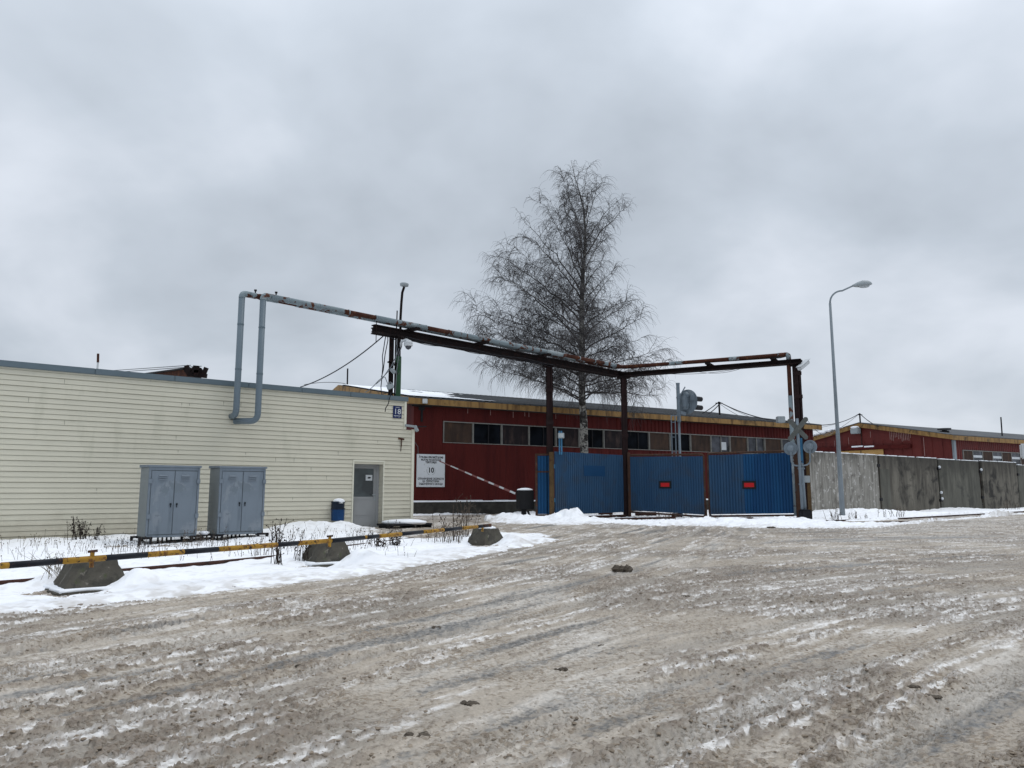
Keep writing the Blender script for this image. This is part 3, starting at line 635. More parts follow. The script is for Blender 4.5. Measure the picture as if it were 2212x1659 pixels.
pp = MB().lbox(Ld, s0, s1, zq0, zq1, -.024, -.020).build('notice_paper', 'white', door_o)
mm = MB(); cx_, cz_ = (s0+s1)/2, (zq0+zq1)/2      # pointing hand mark
mm.prism([Ld.w(cx_-.06, cz_-.015, -.0195), Ld.w(cx_-.03, cz_+.03, -.0195), Ld.w(cx_+.03, cz_+.03, -.0195), Ld.w(cx_+.075, cz_+.012, -.0195), Ld.w(cx_+.075, cz_-.004, -.0195), Ld.w(cx_+.02, cz_-.03, -.0195), Ld.w(cx_-.03, cz_-.03, -.0195)], Ld.n*.001)
mm.build('notice_mark', 'ink', door_o)

# house number plate
hx0, hz0 = BEI.sz(848, 903); hx1, hz1 = BEI.sz(867, 878)
hp = thing('house_number_plate', 'small blue house number plate reading 18 at the office corner', 'sign', BEI.w((hx0+hx1)/2, hz0, .03))
MB().lbox(BEI, hx0, hx1, hz0, hz1, .022, .03).build('plate', 'signblue', hp)
hc = (hx0+hx1)/2; hm = (hz0+hz1)/2; HH = hz1-hz0
text_mesh('18', HH*.62, 'white', hp, 'number', BEI.w(hc, hm+.03*HH, .0315), BEI.d, (0, 0, 1), .002, wscale=1.12)
lt = MB(); lt.lbox(BEI, hc-.08, hc+.08, hz1-.055, hz1-.04, .030, .0315); lt.lbox(BEI, hx0+.03, hx1-.03, hz0+.075, hz0+.092, .030, .0315); lt.lbox(BEI, hx0+.07, hx0+.12, hz0+.04, hz0+.05, .030, .0315); lt.lbox(BEI, hx1-.14, hx1-.07, hz0+.04, hz0+.05, .030, .0315)
build_each(lt, 'small_lettering', 'white', hp)

# litter bin on the wall
b0, bz0 = BEI.sz(713, 1125); b1, bz1 = BEI.sz(739, 1083)
bn = thing('litter_bin', 'scuffed blue metal litter bin with snow cap mounted beside the office door', 'bin', BEI.w((b0+b1)/2, bz0, .2))
m_ = MB(); bc = (b0+b1)/2; bw = (b1-b0)/2
prof = [(-bw, .05), (-bw, .2), (-bw*.5, .3), (bw*.5, .3), (bw, .2), (bw, .05)]
zmid = bz0+(bz1-bz0)*.62
m_.hexa([BEI.w(bc+a*.94, bz0, o) for a, o in prof], [BEI.w(bc+a, zmid, o) for a, o in prof]); m_.build('body', 'binblue', bn, bevel=.008)
m_ = MB(); m_.hexa([BEI.w(bc+a*.97, zmid+.01, o*.9) for a, o in prof], [BEI.w(bc+a*.97, bz1-.04, o*.9) for a, o in prof]); m_.hexa([BEI.w(bc+a*1.06, bz1-.04, o*1.06) for a, o in prof], [BEI.w(bc+a*1.0, bz1, o) for a, o in prof])
m_.hexa([BEI.w(bc+a*1.05, zmid-.02, o*1.05) for a, o in prof], [BEI.w(bc+a*1.05, zmid+.015, o*1.05) for a, o in prof]); m_.build('hood', 'bindark', bn)
c_ = BEI.w(bc, bz1+.01, .17); MB().blob(c_, bw*.95, .15, .09, 14, 7, .06).build('snow_cap', 'snowc', bn, smooth=True)

# security light with elbow at the corner, rusty bracket, hanging cable
P = lambda px, py, o=0.1: BEI.w(*BEI.sz(px, py), o)
t_ = thing('security_light', 'grey swivel security light sticking out of the office corner step', 'light', P(876, 921))
p0 = P(873, 919, .06); p1 = P(892, 922, .12); p2 = P(895, 929, .2)
MB().bar(p0, p1, .09, .075).build('arm', 'greybox', t_, bevel=.01)
MB().bar(p1+Vector((0, 0, .03)), p2-Vector((0, 0, .06)), .12, .10).build('lamp_head', 'greybox', t_, bevel=.012)
MB().bar(p1+Vector((.1, 0, 0)), P(914, 922, .2), .05, .04).build('sensor', 'blackst', t_)
t_ = thing('rusty_bracket', 'small rusted iron bracket left on the cream wall below the light', 'bracket', P(866, 962))
m_ = MB(); m_.bar(P(860, 947, .03), P(872, 949, .03), .03, .05); m_.bar(P(866, 948, .04), P(866, 964, .03), .03, .04); m_.bar(P(866, 962, .03), P(865, 975, .02), .02, .02); m_.build('plate', 'piperust', t_)

# roadside stand with snow by the door (flat low bench)
fl = thing('snowy_crate', 'low dark slatted pallet with a thick snow cap beside the office corner', 'pallet', BEI.w(BEI.sz(855, 1145)[0], .1, .7))
q = BEI.sz(853, 1140)[0]
m_ = MB(); m_.lbox(BEI, q-.85, q+.75, .20, .27, .25, 1.15); 
for a in (-.8, 0, .65): m_.lbox(BEI, q+a, q+a+.1, .02, .2, .3, 1.1)
m_.build('frame', 'blackst', fl, bevel=.01)
MB().blob(BEI.w(q-.05, .30, .7), .74, .46, .11, 18, 8, .07).build('snow_cap', 'snowc', fl, smooth=True)

# ------------------------------------------------------------ electrical cabinets
ang = math.atan2(BEI.d.y, BEI.d.x)
CW, CD, CHh = 1.18, .72, 1.66
cabx = thing('electrical_cabinet', 'grey two door electrical cabinet with dark repaint patches, standing left of its twin', 'electrical cabinet', (-8.63, 18.38, .02), 'grey electrical cabinets before the cream wall', ang, True)
zc0 = .20
MB().box((CW/2, CD/2, zc0+CHh/2), (CW, 0, 0), (0, CD, 0), (0, 0, CHh)).build('body', 'cabside', cabx, bevel=.008)
MB().hexa([(-.03, -.05, zc0+CHh), (CW+.03, -.05, zc0+CHh), (CW+.03, CD+.03, zc0+CHh), (-.03, CD+.03, zc0+CHh)], [(-.03, -.05, zc0+CHh+.05), (CW+.03, -.05, zc0+CHh+.05), (CW+.03, CD+.03, zc0+CHh+.07), (-.03, CD+.03, zc0+CHh+.07)]).build('roof', 'cab', cabx, bevel=.008)
fr = MB()
fr.box((.025, -.012, zc0+CHh/2), (.05, 0, 0), (0, .024, 0), (0, 0, CHh)); fr.box((CW-.025, -.012, zc0+CHh/2), (.05, 0, 0), (0, .024, 0), (0, 0, CHh))
fr.box((CW/2, -.012, zc0+.03), (CW-.1, 0, 0), (0, .022, 0), (0, 0, .06)); fr.box((CW/2, -.012, zc0+CHh-.035), (CW-.1, 0, 0), (0, .022, 0), (0, 0, .07)); fr.build('front_frame', 'cab', cabx, bevel=.004)
for s_ in (0, 1):
    x0 = .06 if s_ == 0 else CW/2+.006; x1 = CW/2-.006 if s_ == 0 else CW-.06
    dr = MB().box(((x0+x1)/2, -.014, zc0+CHh/2-.005), (x1-x0, 0, 0), (0, .028, 0), (0, 0, CHh-.155)).build('door', 'cab', cabx, bevel=.006)
    vm = MB(); xc = (x0+x1)/2+(.0 if s_ == 0 else -.02)
    for k in range(3): vm.hexa([(xc-.1, -.028, zc0+CHh-.20-.045*k), (xc+.1, -.028, zc0+CHh-.20-.045*k), (xc+.1, -.055, zc0+CHh-.215-.045*k), (xc-.1, -.055, zc0+CHh-.215-.045*k)], [(xc-.09, -.028, zc0+CHh-.18-.045*k), (xc+.09, -.028, zc0+CHh-.18-.045*k), (xc+.09, -.035, zc0+CHh-.185-.045*k), (xc-.09, -.035, zc0+CHh-.185-.045*k)])
    build_each(vm, 'louvre', 'cab', dr)
    hx = x1-.06 if s_ == 0 else x0+.07
    hm_ = MB(); hm_.box((hx, -.036, zc0+CHh*.47), (.035, 0, 0), (0, .02, 0), (0, 0, .05)); hm_.box((hx, -.042, zc0+CHh*.455), (.014, 0, 0), (0, .02, 0), (0, 0, .10)); hm_.build('door_handle', 'darkhole', dr)
hg = MB()
for zz_ in (.30, .80):
    for xx_ in (.035, CW-.035): hg.box((xx_, -.04, zc0+CHh*zz_), (.085, 0, 0), (0, .035, 0), (0, 0, .11))
build_each(hg, 'hinge_plate', 'cab', cabx, bevel=.006)
st = MB()
for x0 in (-.14, CW-.16):
    for y_ in (-.02, CD-.02): st.box((x0+.03, y_, .11), (.05, 0, 0), (0, .05, 0), (0, 0, .20)); st.box((x0+.27, y_, .11), (.05, 0, 0), (0, .05, 0), (0, 0, .20))
    st.box((x0+.15, -.02, .195), (.30, 0, 0), (0, .06, 0), (0, 0, .05)); st.box((x0+.15, CD-.02, .195), (.30, 0, 0), (0, .06, 0), (0, 0, .05))
    st.box((x0+.15, CD/2, .19), (.05, 0, 0), (0, CD, 0), (0, 0, .05))
half_ = [MB(), MB()]
for c_ in components(st):
    k = 0 if sum(v[0] for v in c_.v)/len(c_.v) < CW/2 else 1; i = len(half_[k].v); half_[k].v += c_.v; half_[k].f += [tuple(i+q for q in f) for f in c_.f]
for h_ in half_: h_.build('stand', 'blackst', cabx)
cn = MB()
for k in range(4): cn.tube([(.35+.1*k, .2, .0), (.35+.1*k, .2, .23)], .022, 6)
build_each(cn, 'conduit', 'blackst', cabx)
cab2 = dup(cabx, (-7.34, 19.42, .03), 'grey two door electrical cabinet with lighter even paint, nearer the office door')
cab_snow = MB().blob((-7.62, 19.35, .29), .14, .10, .05, 12, 6, .1).build('snow_clump', 'snowc', smooth=True); tag(cab_snow, 'small snow clump on the stand between the two grey cabinets', 'snow')
# low steel cable tray frame between the cabinets
trf = MB(); a_ = Vector((-7.55, 19.45, 0)); dd = BEI.d
for k in range(5): trf.box(a_+dd*(.13*k-.3)+Vector((0, 0, .13)), dd*.03, BEI.n*.04, (0, 0, .2))
trf.box(a_+dd*.0+Vector((0, 0, .23)), dd*.8, BEI.n*.05, (0, 0, .04)); trf.tube([(-8.3, 18.8, .12), (-7.4, 19.5, .16)], .03, 6)
tag(trf.build('steel_trestle', 'blackst'), 'low black steel trestle on the snow between the grey cabinets', 'trestle')

# ------------------------------------------------------------ pipe bridge over the gateway
PZ = 7.15; BZ0, BZ1 = 6.69, 6.95
Pmid = Vector((5.30, 36.1, 0)); Pright = Vector((11.85, 32.55, 0))
L1 = Line((-7.43, 22.68), (Pmid-Vector((-7.43, 22.68, 0)))[:2]); Lmid = (Pmid-L1.P).length
L2 = Line(Pmid[:2], (Pright-Pmid)[:2]); Lend = L2.sz(1701, 768)[0]
# line 1's normal points right/front; n = (d.y,-d.x)
br = thing('pipe_bridge', 'rusty steel gantry beams on tall posts carrying pipes over the gates', 'gantry', Pmid)
def ibeam(mb, ln, t0, t1, z0, z1, o, w=.22):
    mb.lbox(ln, t0, t1, z0, z0+.035, o-w/2, o+w/2); mb.lbox(ln, t0, t1, z1-.035, z1, o-w/2, o+w/2); mb.lbox(ln, t0, t1, z0+.035, z1-.035, o-.02, o+.02)
bt0 = L1.sz(811, 703)[0]; bend = L2.sz(1731, 780)[0]
m_ = MB(); ibeam(m_, L1, bt0, Lmid+.1, BZ0, BZ1, -.12); ibeam(m_, L1, bt0+.25, Lmid, BZ0+.03, BZ1, -.52, .16); m_.build('beam', 'beam', br)
m_ = MB(); ibeam(m_, L2, -.1, bend, BZ0, BZ1-.06, .1); ibeam(m_, L2, .1, bend, BZ0+.03, BZ1-.05, -.3, .16); m_.build('beam', 'beam', br)
def cradle(ln, t, L=.75, o0=-.75, o1=.42):
    m_ = MB(); m_.lbox(ln, t-.09, t+.09, BZ1-.02, BZ1+.07, o0, o1); m_.hexa([ln.w(t-.22, BZ1-.05, -.1), ln.w(t+.22, BZ1-.05, -.1), ln.w(t+.22, BZ1-.05, -.2), ln.w(t-.22, BZ1-.05, -.2)], [ln.w(t-.05, BZ1+.08, -.1), ln.w(t+.05, BZ1+.08, -.1), ln.w(t+.05, BZ1+.08, -.2), ln.w(t-.05, BZ1+.08, -.2)]); m_.build('pipe_cradle', 'beam', br)
for px in (886, 1037, 1172): cradle(L1, L1.sz(px, 780)[0])
for px in (1532, 1672): cradle(L2, L2.sz(px, 790)[0])
def chan_post(P0, z0, z1, mat, w=.30, gap=.12, d=None, name='post', plates=(), ang=0):
    ex = Vector((math.cos(ang), math.sin(ang), 0)); ey = Vector((-ex.y, ex.x, 0)); m_ = MB(); P0 = Vector((P0.x, P0.y, 0))
    for s_ in (-1, 1):
        c = P0+ex*s_*(w/2-.04); m_.box(c+Vector((0, 0, (z0+z1)/2)), ex*.02, ey*.2, (0, 0, z1-z0))
        for q in (-1, 1): m_.box(c-ex*s_*.03+ey*q*.09+Vector((0, 0, (z0+z1)/2)), ex*.08, ey*.02, (0, 0, z1-z0))
    m_.box(P0+ey*.05+Vector((0, 0, (z0+z1)/2)), ex*(w*.8), ey*.02, (0, 0, z1-z0)); m_.box(P0-ex*w*.14+Vector((0, 0, (z0+z1)/2))-ey*.07, ex*(w*.5), ey*.03, (0, 0, z1-z0))
    o = m_.build(name, mat, br); pm = MB()
    for zz_ in plates: pm.box(P0-ey*.11+Vector((0, 0, zz_)), ex*(w*.95), ey*.02, (0, 0, .16))
    if plates: build_each(pm, 'batten_plate', 'redpost', o)
    return o
Lp = L1.w(L1.sz(1198, 790)[0], 0, -.3); 
chan_post(Lp, 0, BZ0, 'redpost', .34, plates=(4.2, 5.6), ang=0)
chan_post(Pmid, 0, BZ0, 'redpost', .32, plates=(3.9, 5.4), ang=0)
Rp = L2.w(L2.sz(1725, 900)[0], 0, -.1); chan_post(Rp, 0, BZ0, 'redpost', .36, plates=(4.1, 5.3, 6.3), ang=-.1)
for P_ in (Lp, Pmid, Rp):
    MB().box(P_+Vector((0, 0, BZ0-.03)), (.62, 0, 0), (0, .4, 0), (0, 0, .06)).build('cap_plate', 'beam', br)
p3t = L1.sz(866, 745)[0]; P3 = L1.w(p3t, 0, -.3)
m_ = MB(); m_.box(P3+Vector((-.14, 0, BZ0/2)), (.14, 0, 0), (0, .2, 0), (0, 0, BZ0)); m_.box(P3+Vector((.0, .05, BZ0/2)), (.05, 0, 0), (0, .1, 0), (0, 0, BZ0)); m_.build('post', 'beam', br)
gp_ = MB(); gp_.box(P3+Vector((.13, -.02, 3.05)), (.15, 0, 0), (0, .18, 0), (0, 0, 5.9)); gpo = gp_.build('post', 'green', br); gpo['label'] = 'green painted post'
MB().box(P3+Vector((.12, -.02, 6.32)), (.12, 0, 0), (0, .14, 0), (0, 0, .62)).build('bracket', 'beam', br)
m_ = MB()
for a_, b_, c_, d_ in ((837, 782, 859, 786), (839, 781, 858, 792), (841, 808, 858, 804), (841, 797, 841, 808)):
    m_.bar(AT(a_, b_, P3.y-.1), AT(c_, d_, P3.y-.1), .05, .05)
m_.build('bracket', 'beam', br)
# bolts and hooks at the free end of the beam
m_ = MB(); q = L1.w(bt0+.05, BZ1, .02)
m_.tube([q+Vector((-.02, 0, .25)), q+Vector((-.02, 0, -.62))], .014, 6); q2 = L1.w(bt0+.9, BZ1, 0); m_.tube([q2, q2+Vector((.01, 0, .62))], .022, 6)
build_each(m_, 'rod', 'beam', br)

def arc_pipe(pts, r, n=14, bend=.28):
    """round the corners of a polyline"""
    P_ = [Vector(p) for p in pts]; o = [P_[0]]
    for k in range(1, len(P_)-1):
        a = (P_[k-1]-P_[k]).normalized(); b = (P_[k+1]-P_[k]).normalized()
        A = P_[k]+a*bend; B = P_[k]+b*bend
        for q in range(5):
            t = q/4; o.append(A*(1-t)**2+P_[k]*2*t*(1-t)+B*t*t)
    o.append(P_[-1]); return o
# the two heating pipes, from the office wall over the bridge down by the right post
def heating_pipe(name_label, startpx, o_off, zoff, wallpt, rr, rust1, rust2, endd):
    s_w = L1.sz(*startpx)[0]
    top = L1.w(s_w, PZ+zoff, o_off)
    return top
RP = .092
# pipe R (near) and pipe L (far)
tR = Vector((-7.49, 22.55, 7.15)); tL = Vector((-8.04, 22.30, 7.15))
dL1 = L1.d
oR = 0.0; oL = -.34
cornR = L1.w(Lmid, PZ, .12)
def build_pipe(label, top, low, wall_, offs, corner_off, rust_px1, rust_px2, down):
    t_ = thing('heating_pipe', label, 'pipe', (top.x, top.y, low.z), 'heating pipes carried by the gantry')
    a = [wall_, low, top]
    if wall_ is None: a = [low, top]
    v_ = MB().tube(arc_pipe([p for p in (wall_, low, top-Vector((0, 0, .12))) if p is not None], RP, bend=.22), RP, 14); v_.build('drop_pipe', 'pipev', t_, smooth=True)
    cl_ = MB()
    for f_ in (.26, .63): zz_ = top.z+(low.z-top.z)*f_; cl_.tube([(top.x, top.y, zz_-.02), (top.x, top.y, zz_+.02)], RP+.006, 14)
    build_each(cl_, 'sleeve_joint', 'cap', t_)
    sgm = L1.sz(*[0, 0]) if False else None
    st_ = top+dL1*.25
    MB().tube(arc_pipe([top-Vector((0, 0, .14)), top, top+dL1*.22], RP, bend=.12), RP+.004, 14).build('elbow', 'pipew', t_, smooth=True)
    endp = Vector((corner_off.x, corner_off.y, PZ)); L = (endp-st_).length; dd_ = (endp-st_).normalized()
    cuts = sorted(set([0, L]+[min(max((L1.w(L1.sz(p, 780)[0], 0, 0)-Vector((st_.x, st_.y, 0))).length, 0), L) for ab in rust_px1 for p in ab]))
    for a_, b_ in zip(cuts[:-1], cuts[1:]):
        if b_-a_ < .05: continue
        mid_ = (a_+b_)/2; rusty = any(min((L1.w(L1.sz(p, 780)[0], 0, 0)-Vector((st_.x, st_.y, 0))).length for p in ab)-.01 < mid_ < max((L1.w(L1.sz(p, 780)[0], 0, 0)-Vector((st_.x, st_.y, 0))).length for p in ab)+.01 for ab in rust_px1)
        o_ = MB().tube([st_+dd_*a_, st_+dd_*b_], RP-.012 if rusty else RP, 14).build('pipe_section', 'piperust' if rusty else 'pipew', t_, smooth=False)
        o_.data.shade_smooth()
    # ring seams
    rm = MB()
    for k in range(int(L/1.1)): q_ = st_+dd_*(k*1.1+.6); rm.tube([q_-dd_*.02, q_+dd_*.02], RP+.006, 14)
    build_each(rm, 'sleeve_joint', 'pipew', t_)
    e2 = down; d2_ = (Vector((e2.x, e2.y, PZ))-endp); L2_ = d2_.length; d2_.normalize()
    cuts = sorted(set([0, L2_]+[f for ab in rust_px2 for f in ((ab[0]*L2_), (ab[1]*L2_))]))
    for a_, b_ in zip(cuts[:-1], cuts[1:]):
        if b_-a_ < .05: continue
        f_ = (a_+b_)/2/L2_; rusty = any(ab[0] < f_ < ab[1] for ab in rust_px2)
        o_ = MB().tube([endp+d2_*a_, endp+d2_*(b_-(.15 if b_ == L2_ else 0))], RP-.01 if rusty else RP, 14).build('pipe_section', 'piperust' if rusty else 'pipew', t_); o_.data.shade_smooth()
    return t_, endp, d2_
wR = BEI.w(BEI.sz(505, 917)[0], 0, 0); zl = BEI.sz(545, 917)[1]
lowR = Vector((tR.x, tR.y, 3.36)); wallR = Vector((BEI.w(BEI.sz(503, 917)[0], 0, .10).x, BEI.w(BEI.sz(503, 917)[0], 0, .10).y, 3.36))
lowL = Vector((tL.x, tL.y, 3.52)); wallL = BEI.w(BEI.sz(500, 905)[0], 3.50, -.05)
bR = L2.w(L2.sz(1703, 768)[0], 0, -.02); bL = L2.w(L2.sz(1690, 768)[0], 0, -.36)
tRo, eR, dR = build_pipe('near heating pipe with broad rust bands, the front one on the gantry', tR, lowR, wallR, 0, L1.w(Lmid, 0, .10), [(737, 806), (918, 970), (1218, 1300), (1325, 1347)], [(0, .24), (.38, .66), (.72, .94)], bR)
tLo, eL, dL = build_pipe('far heating pipe half hidden behind the front one on the gantry', tL, lowL, wallL, 0, L1.w(Lmid-.3, 0, -.26), [(536, 556), (600, 640), (1270, 1330)], [(0, .95)], bL)
ez_ = Vector((bR.x, bR.y, PZ)); dn = Vector((bR.x+.18, bR.y+.9, PZ-.25)); dn2 = Vector((bR.x+.12, bR.y+.35, PZ))
MB().tube(arc_pipe([ez_-dR*.15, ez_, ez_+Vector((.30, .75, -.30))], RP, bend=.16), RP+.004, 14).build('elbow', 'piperust', tRo, smooth=True)
dnp = L2.w(L2.sz(1707, 850)[0], 0, .02)
m_ = MB().tube([(dnp.x, dnp.y, PZ-.12), (dnp.x, dnp.y, 5.35)], RP*.95, 12).build('drop_pipe', 'piperust', tLo, smooth=True)
m_ = MB().tube([(dnp.x, dnp.y, 5.35), (dnp.x, dnp.y, .3)], RP*1.02, 12).build('drop_pipe', 'pipew', tLo, smooth=True)
m_ = MB().tube(arc_pipe([Vector((bL.x, bL.y, PZ))-dL*.15, Vector((dnp.x, dnp.y, PZ)), Vector((dnp.x, dnp.y, PZ-.3))], RP, bend=.12), RP*1.03, 12).build('elbow', 'pipew', tLo, smooth=True)
vm = MB()
for q_ in (tR+dL1*.42, tL+dL1*.42): vm.tube([q_+Vector((0, 0, RP-.02)), q_+Vector((0, 0, RP+.07))], .02, 6); vm.box(q_+Vector((0, 0, RP+.08)), (.07, 0, 0), (0, .05, 0), (0, 0, .05))
build_each(vm, 'valve', 'blackst', tRo)

# cables bundled under the bridge and round the left mast
cb_ = MB()
for k in range(4):
    a_ = L1.w(p3t+.2, BZ0+.02, .0-.05*k); b_ = L1.w(L1.sz(1198, 790)[0], BZ0+.03, -.05*k)
    L = []
    for q in range(25):
        f_ = q/24; p_ = a_.lerp(b_, f_); p_.z -= abs(math.sin(f_*math.pi*(2.6+.3*k)))*(.07+.02*k); L.append(p_)
    cb_.tube(L, .012, 5)
a_ = L2.w(2.0, BZ0, .12); b_ = L2.w(5.6, BZ0, .12); cb_.tube(sag(a_, b_, .12), .010, 5); cb_.tube(sag(L2.w(3.5, BZ0, .12), b_, .16), .009, 5)
cbt = thing('cable_bundle', 'black cables slung loosely under the gantry beams', 'cables', L1.w(p3t+.2, BZ0, 0)); build_each(cb_, 'strand', 'cable', cbt)
wy = P3.y-.12
def wire(pts, r, mat, label, drop=0, cat='cable', grp=None, jit=0):
    if len(pts) == 1: return tag(MB().tube(pts[0], r, 5).build('cable', mat), label, cat, grp)
    t_ = thing('cable_bundle', label, cat, pts[0][0], grp)
    for L in pts: MB().tube(L, r, 5).build('strand', mat, t_)
    return t_
def px_path(lst, Yv): return [AT(a, b, Yv) for a, b in lst]
wire([px_path([(835, 717), (832, 733), (829, 752), (826, 770), (827, 790), (825, 815), (823, 836), (824, 852), (838, 848)], wy), px_path([(837, 716), (838, 735), (832, 765), (828, 800), (824, 815)], wy), px_path([(833, 716), (842, 728), (856, 735)], wy), px_path([(808, 718), (820, 719), (830, 716), (850, 712)], wy)], .017, 'cable', 'dark cables dangling left of the gantry mast above the office roof')
wire([px_path([(858, 745), (855, 770), (848, 785), (841, 800), (830, 812), (818, 822), (806, 835), (798, 842), (788, 848)], wy-.1), px_path([(862, 752), (858, 765), (852, 785), (840, 797), (826, 818), (812, 830)], wy-.1), px_path([(824, 814), (832, 815), (838, 830), (842, 842)], wy-.1), px_path([(868, 748), (862, 765), (857, 800), (854, 850)], wy-.15)], .014, 'cableg', 'grey cables slanting from the gantry mast down to the office roof')
Yw = BEI.w(10.6, 0, .15).y
wire([px_path([(845, 848), (841, 862), (839, 872), (833, 882), (832, 890)], Yw-.2)], .016, 'cable', 'short loose cable end hanging down the cream wall beside the number plate')
wire([sag(AT(838, 717, wy), AT(649, 836, 30.5), .25, 16)], .022, 'cable', 'straight dark cable running down left from the gantry end behind the office')

# dome camera, mast, small cameras, light boxes
c_ = AT(882, 745, P3.y-.35)
t_ = thing('dome_camera', 'white dome surveillance camera hung from the green gantry mast', 'camera', c_)
MB().tube(arc_pipe([AT(866, 748, P3.y-.08), AT(867, 738, P3.y-.25), c_+Vector((-.05, 0, .20)), c_+Vector((0, 0, .14))], .05, bend=.08), .045, 10).build('bracket', 'white', t_, smooth=True)
MB().lathe(c_, (0, 0, 1), [(-.05, .125), (-.035, .15), (.02, .155), (.022, .14), (.032, .155), (.11, .14), (.16, .085), (.18, .03)], 20).build('housing', 'white', t_, smooth=True)
MB().lathe(c_, (0, 0, 1), [(-.17, .01), (-.15, .05), (-.12, .09), (-.05, .11)], 18).build('dome', M['glassg'], t_, smooth=True)
t_ = thing('mast_sensor', 'thin bent dark pole with flat round head rising above the gantry', 'mast', AT(865, 715, P3.y))
MB().tube(px_path([(865, 720), (865, 690), (867, 655), (869, 632), (873, 620)], P3.y), .045, 8).build('pole', 'beam', t_, smooth=True)
MB().lathe(AT(873, 619, P3.y), (.05, 0, 1), [(0, .06), (.02, .15), (.10, .16), (.12, .13)], 14).build('head', 'greybox', t_, smooth=True)
t_ = thing('floodlight', 'small grey floodlight hanging low on the gantry mast above the roof', 'light', AT(843, 835, P3.y-.3))
MB().box(AT(843, 835, P3.y-.3), (.22, .05, .08), (0, .1, 0), (-.06, 0, .16)).build('housing', 'greybox', t_, bevel=.01)
MB().tube(px_path([(840, 830), (843, 825), (848, 828), (848, 834)], P3.y-.3), .012, 5).build('bracket', 'greybox', t_)
t_ = thing('bullet_camera', 'small silver bullet camera on the left side bracket of the gantry mast', 'camera', AT(849, 802, P3.y-.2))
MB().bar(AT(845, 797, P3.y-.3), AT(853, 806, P3.y-.2), .12, .12).build('housing', 'greybox', t_, bevel=.02); MB().bar(AT(853, 806, P3.y-.2), AT(858, 808, P3.y-.1), .04, .04).build('bracket', 'beam', t_)
c_ = AT(1737, 787, Rp.y-.3)
t_ = thing('bullet_camera', 'long white bullet camera on top of the right gantry post', 'camera', c_)
a_ = AT(1726, 797, Rp.y-.5); b_ = AT(1745, 781, Rp.y-.15)
MB().bar(a_, b_, .20, .17).build('housing', 'white', t_, bevel=.03); MB().bar(a_+(b_-a_)*-.06+Vector((0, 0, .10)), b_+Vector((0, 0, .10)), .25, .02).build('sun_shield', 'white', t_)
MB().bar(c_, Rp+Vector((0, 0, c_.z+.05)), .06, .06).build('bracket', 'beam', t_)

# ------------------------------------------------------------ corrugated sheet helper
def corr(ln, t0, t1, zf0, zf1, pitch, depth, o=0.0, duty=.5):
    """vertical ribbed sheet between heights zf0(f) and zf1(f)"""
    m_ = MB(); n = max(1, int(round((t1-t0)/pitch))); p = (t1-t0)/n; pts = []
    for k in range(n):
        a = t0+k*p; pts += [(a, 0), (a+p*.20*duty*2, 0), (a+p*.30*duty*2, depth), (a+p*.90, depth)]
    pts.append((t1, 0)); i0 = 0
    for (a, oa) in pts:
        f = (a-t0)/(t1-t0); m_.v.append(tuple(ln.w(a, zf0(f), o+oa))); m_.v.append(tuple(ln.w(a, zf1(f), o+oa)))
    for k in range(len(pts)-1): m_.f.append((2*k, 2*k+2, 2*k+3, 2*k+1))
    return m_
K = lambda v: (lambda f: v)
# ------------------------------------------------------------ red warehouse beside the gateway
rend = RED.sz(1755, 921)[0]; rw0 = RED.sz(956.5, 930)[0]; rwz0, rwz1 = 3.78, 4.90
wh = thing('red_warehouse', 'long dark red corrugated warehouse with ochre eaves behind the birch and gates', 'building', RED.w(rend/2, 0, -9))
GD = Line(RED.w(0, 0, 0)[:2], (-RED.n)[:2])           # gable direction, going back
half = 10.4; rise = 1.75; EV = RED_Z
m_ = corr(RED, 0, rw0, K(.75), K(EV-.38), .62, .025); 
for (a, b, z0, z1, pt, dp) in ((rw0, RED.sz(1400, 900)[0], .75, rwz0, .62, .02), (rw0, RED.sz(1330, 900)[0], rwz1, EV-.38, .62, .02)):
    q = corr(RED, a, b, K(z0), K(z1), pt, dp); i = len(m_.v); m_.v += q.v; m_.f += [tuple(i+x for x in f) for f in q.f]
for (a, b, z0, z1, pt, dp) in ((RED.sz(1400, 900)[0], rend, .75, rwz0, .30, .04), (RED.sz(1330, 900)[0], rend, rwz1, EV-.38, .30, .04)):
    q = corr(RED, a, b, K(z0), K(z1), pt, dp); i = len(m_.v); m_.v += q.v; m_.f += [tuple(i+x for x in f) for f in q.f]
def gable(mb, t, back=2*half):
    mb.poly([RED.w(t, .3, 0), RED.w(t, EV, 0), RED.w(t, EV+rise, -half), RED.w(t, EV, -back), RED.w(t, .3, -back)])
gable(m_, 0); gable(m_, rend); m_.quad(RED.w(rw0, rwz0, -.25), RED.w(rend, rwz0, -.25), RED.w(rend, rwz1, -.25), RED.w(rw0, rwz1, -.25))
m_.build('wall', 'redwall', wh)
MB().lbox(RED, -.1, rend, 0, .78, -.3, .22).build('plinth', 'plinth', wh, bevel=.02)
sm = MB()
n_ = 40
for k in range(n_):
    t0 = rend*k/n_; hh = .10+.05*random.random(); sm.lbox(RED, t0, t0+rend/n_, .78, .78+hh*.6, -.05, .24+random.uniform(-.03, .05))
sm.build('snow_ledge', 'snowc', wh, smooth=False)
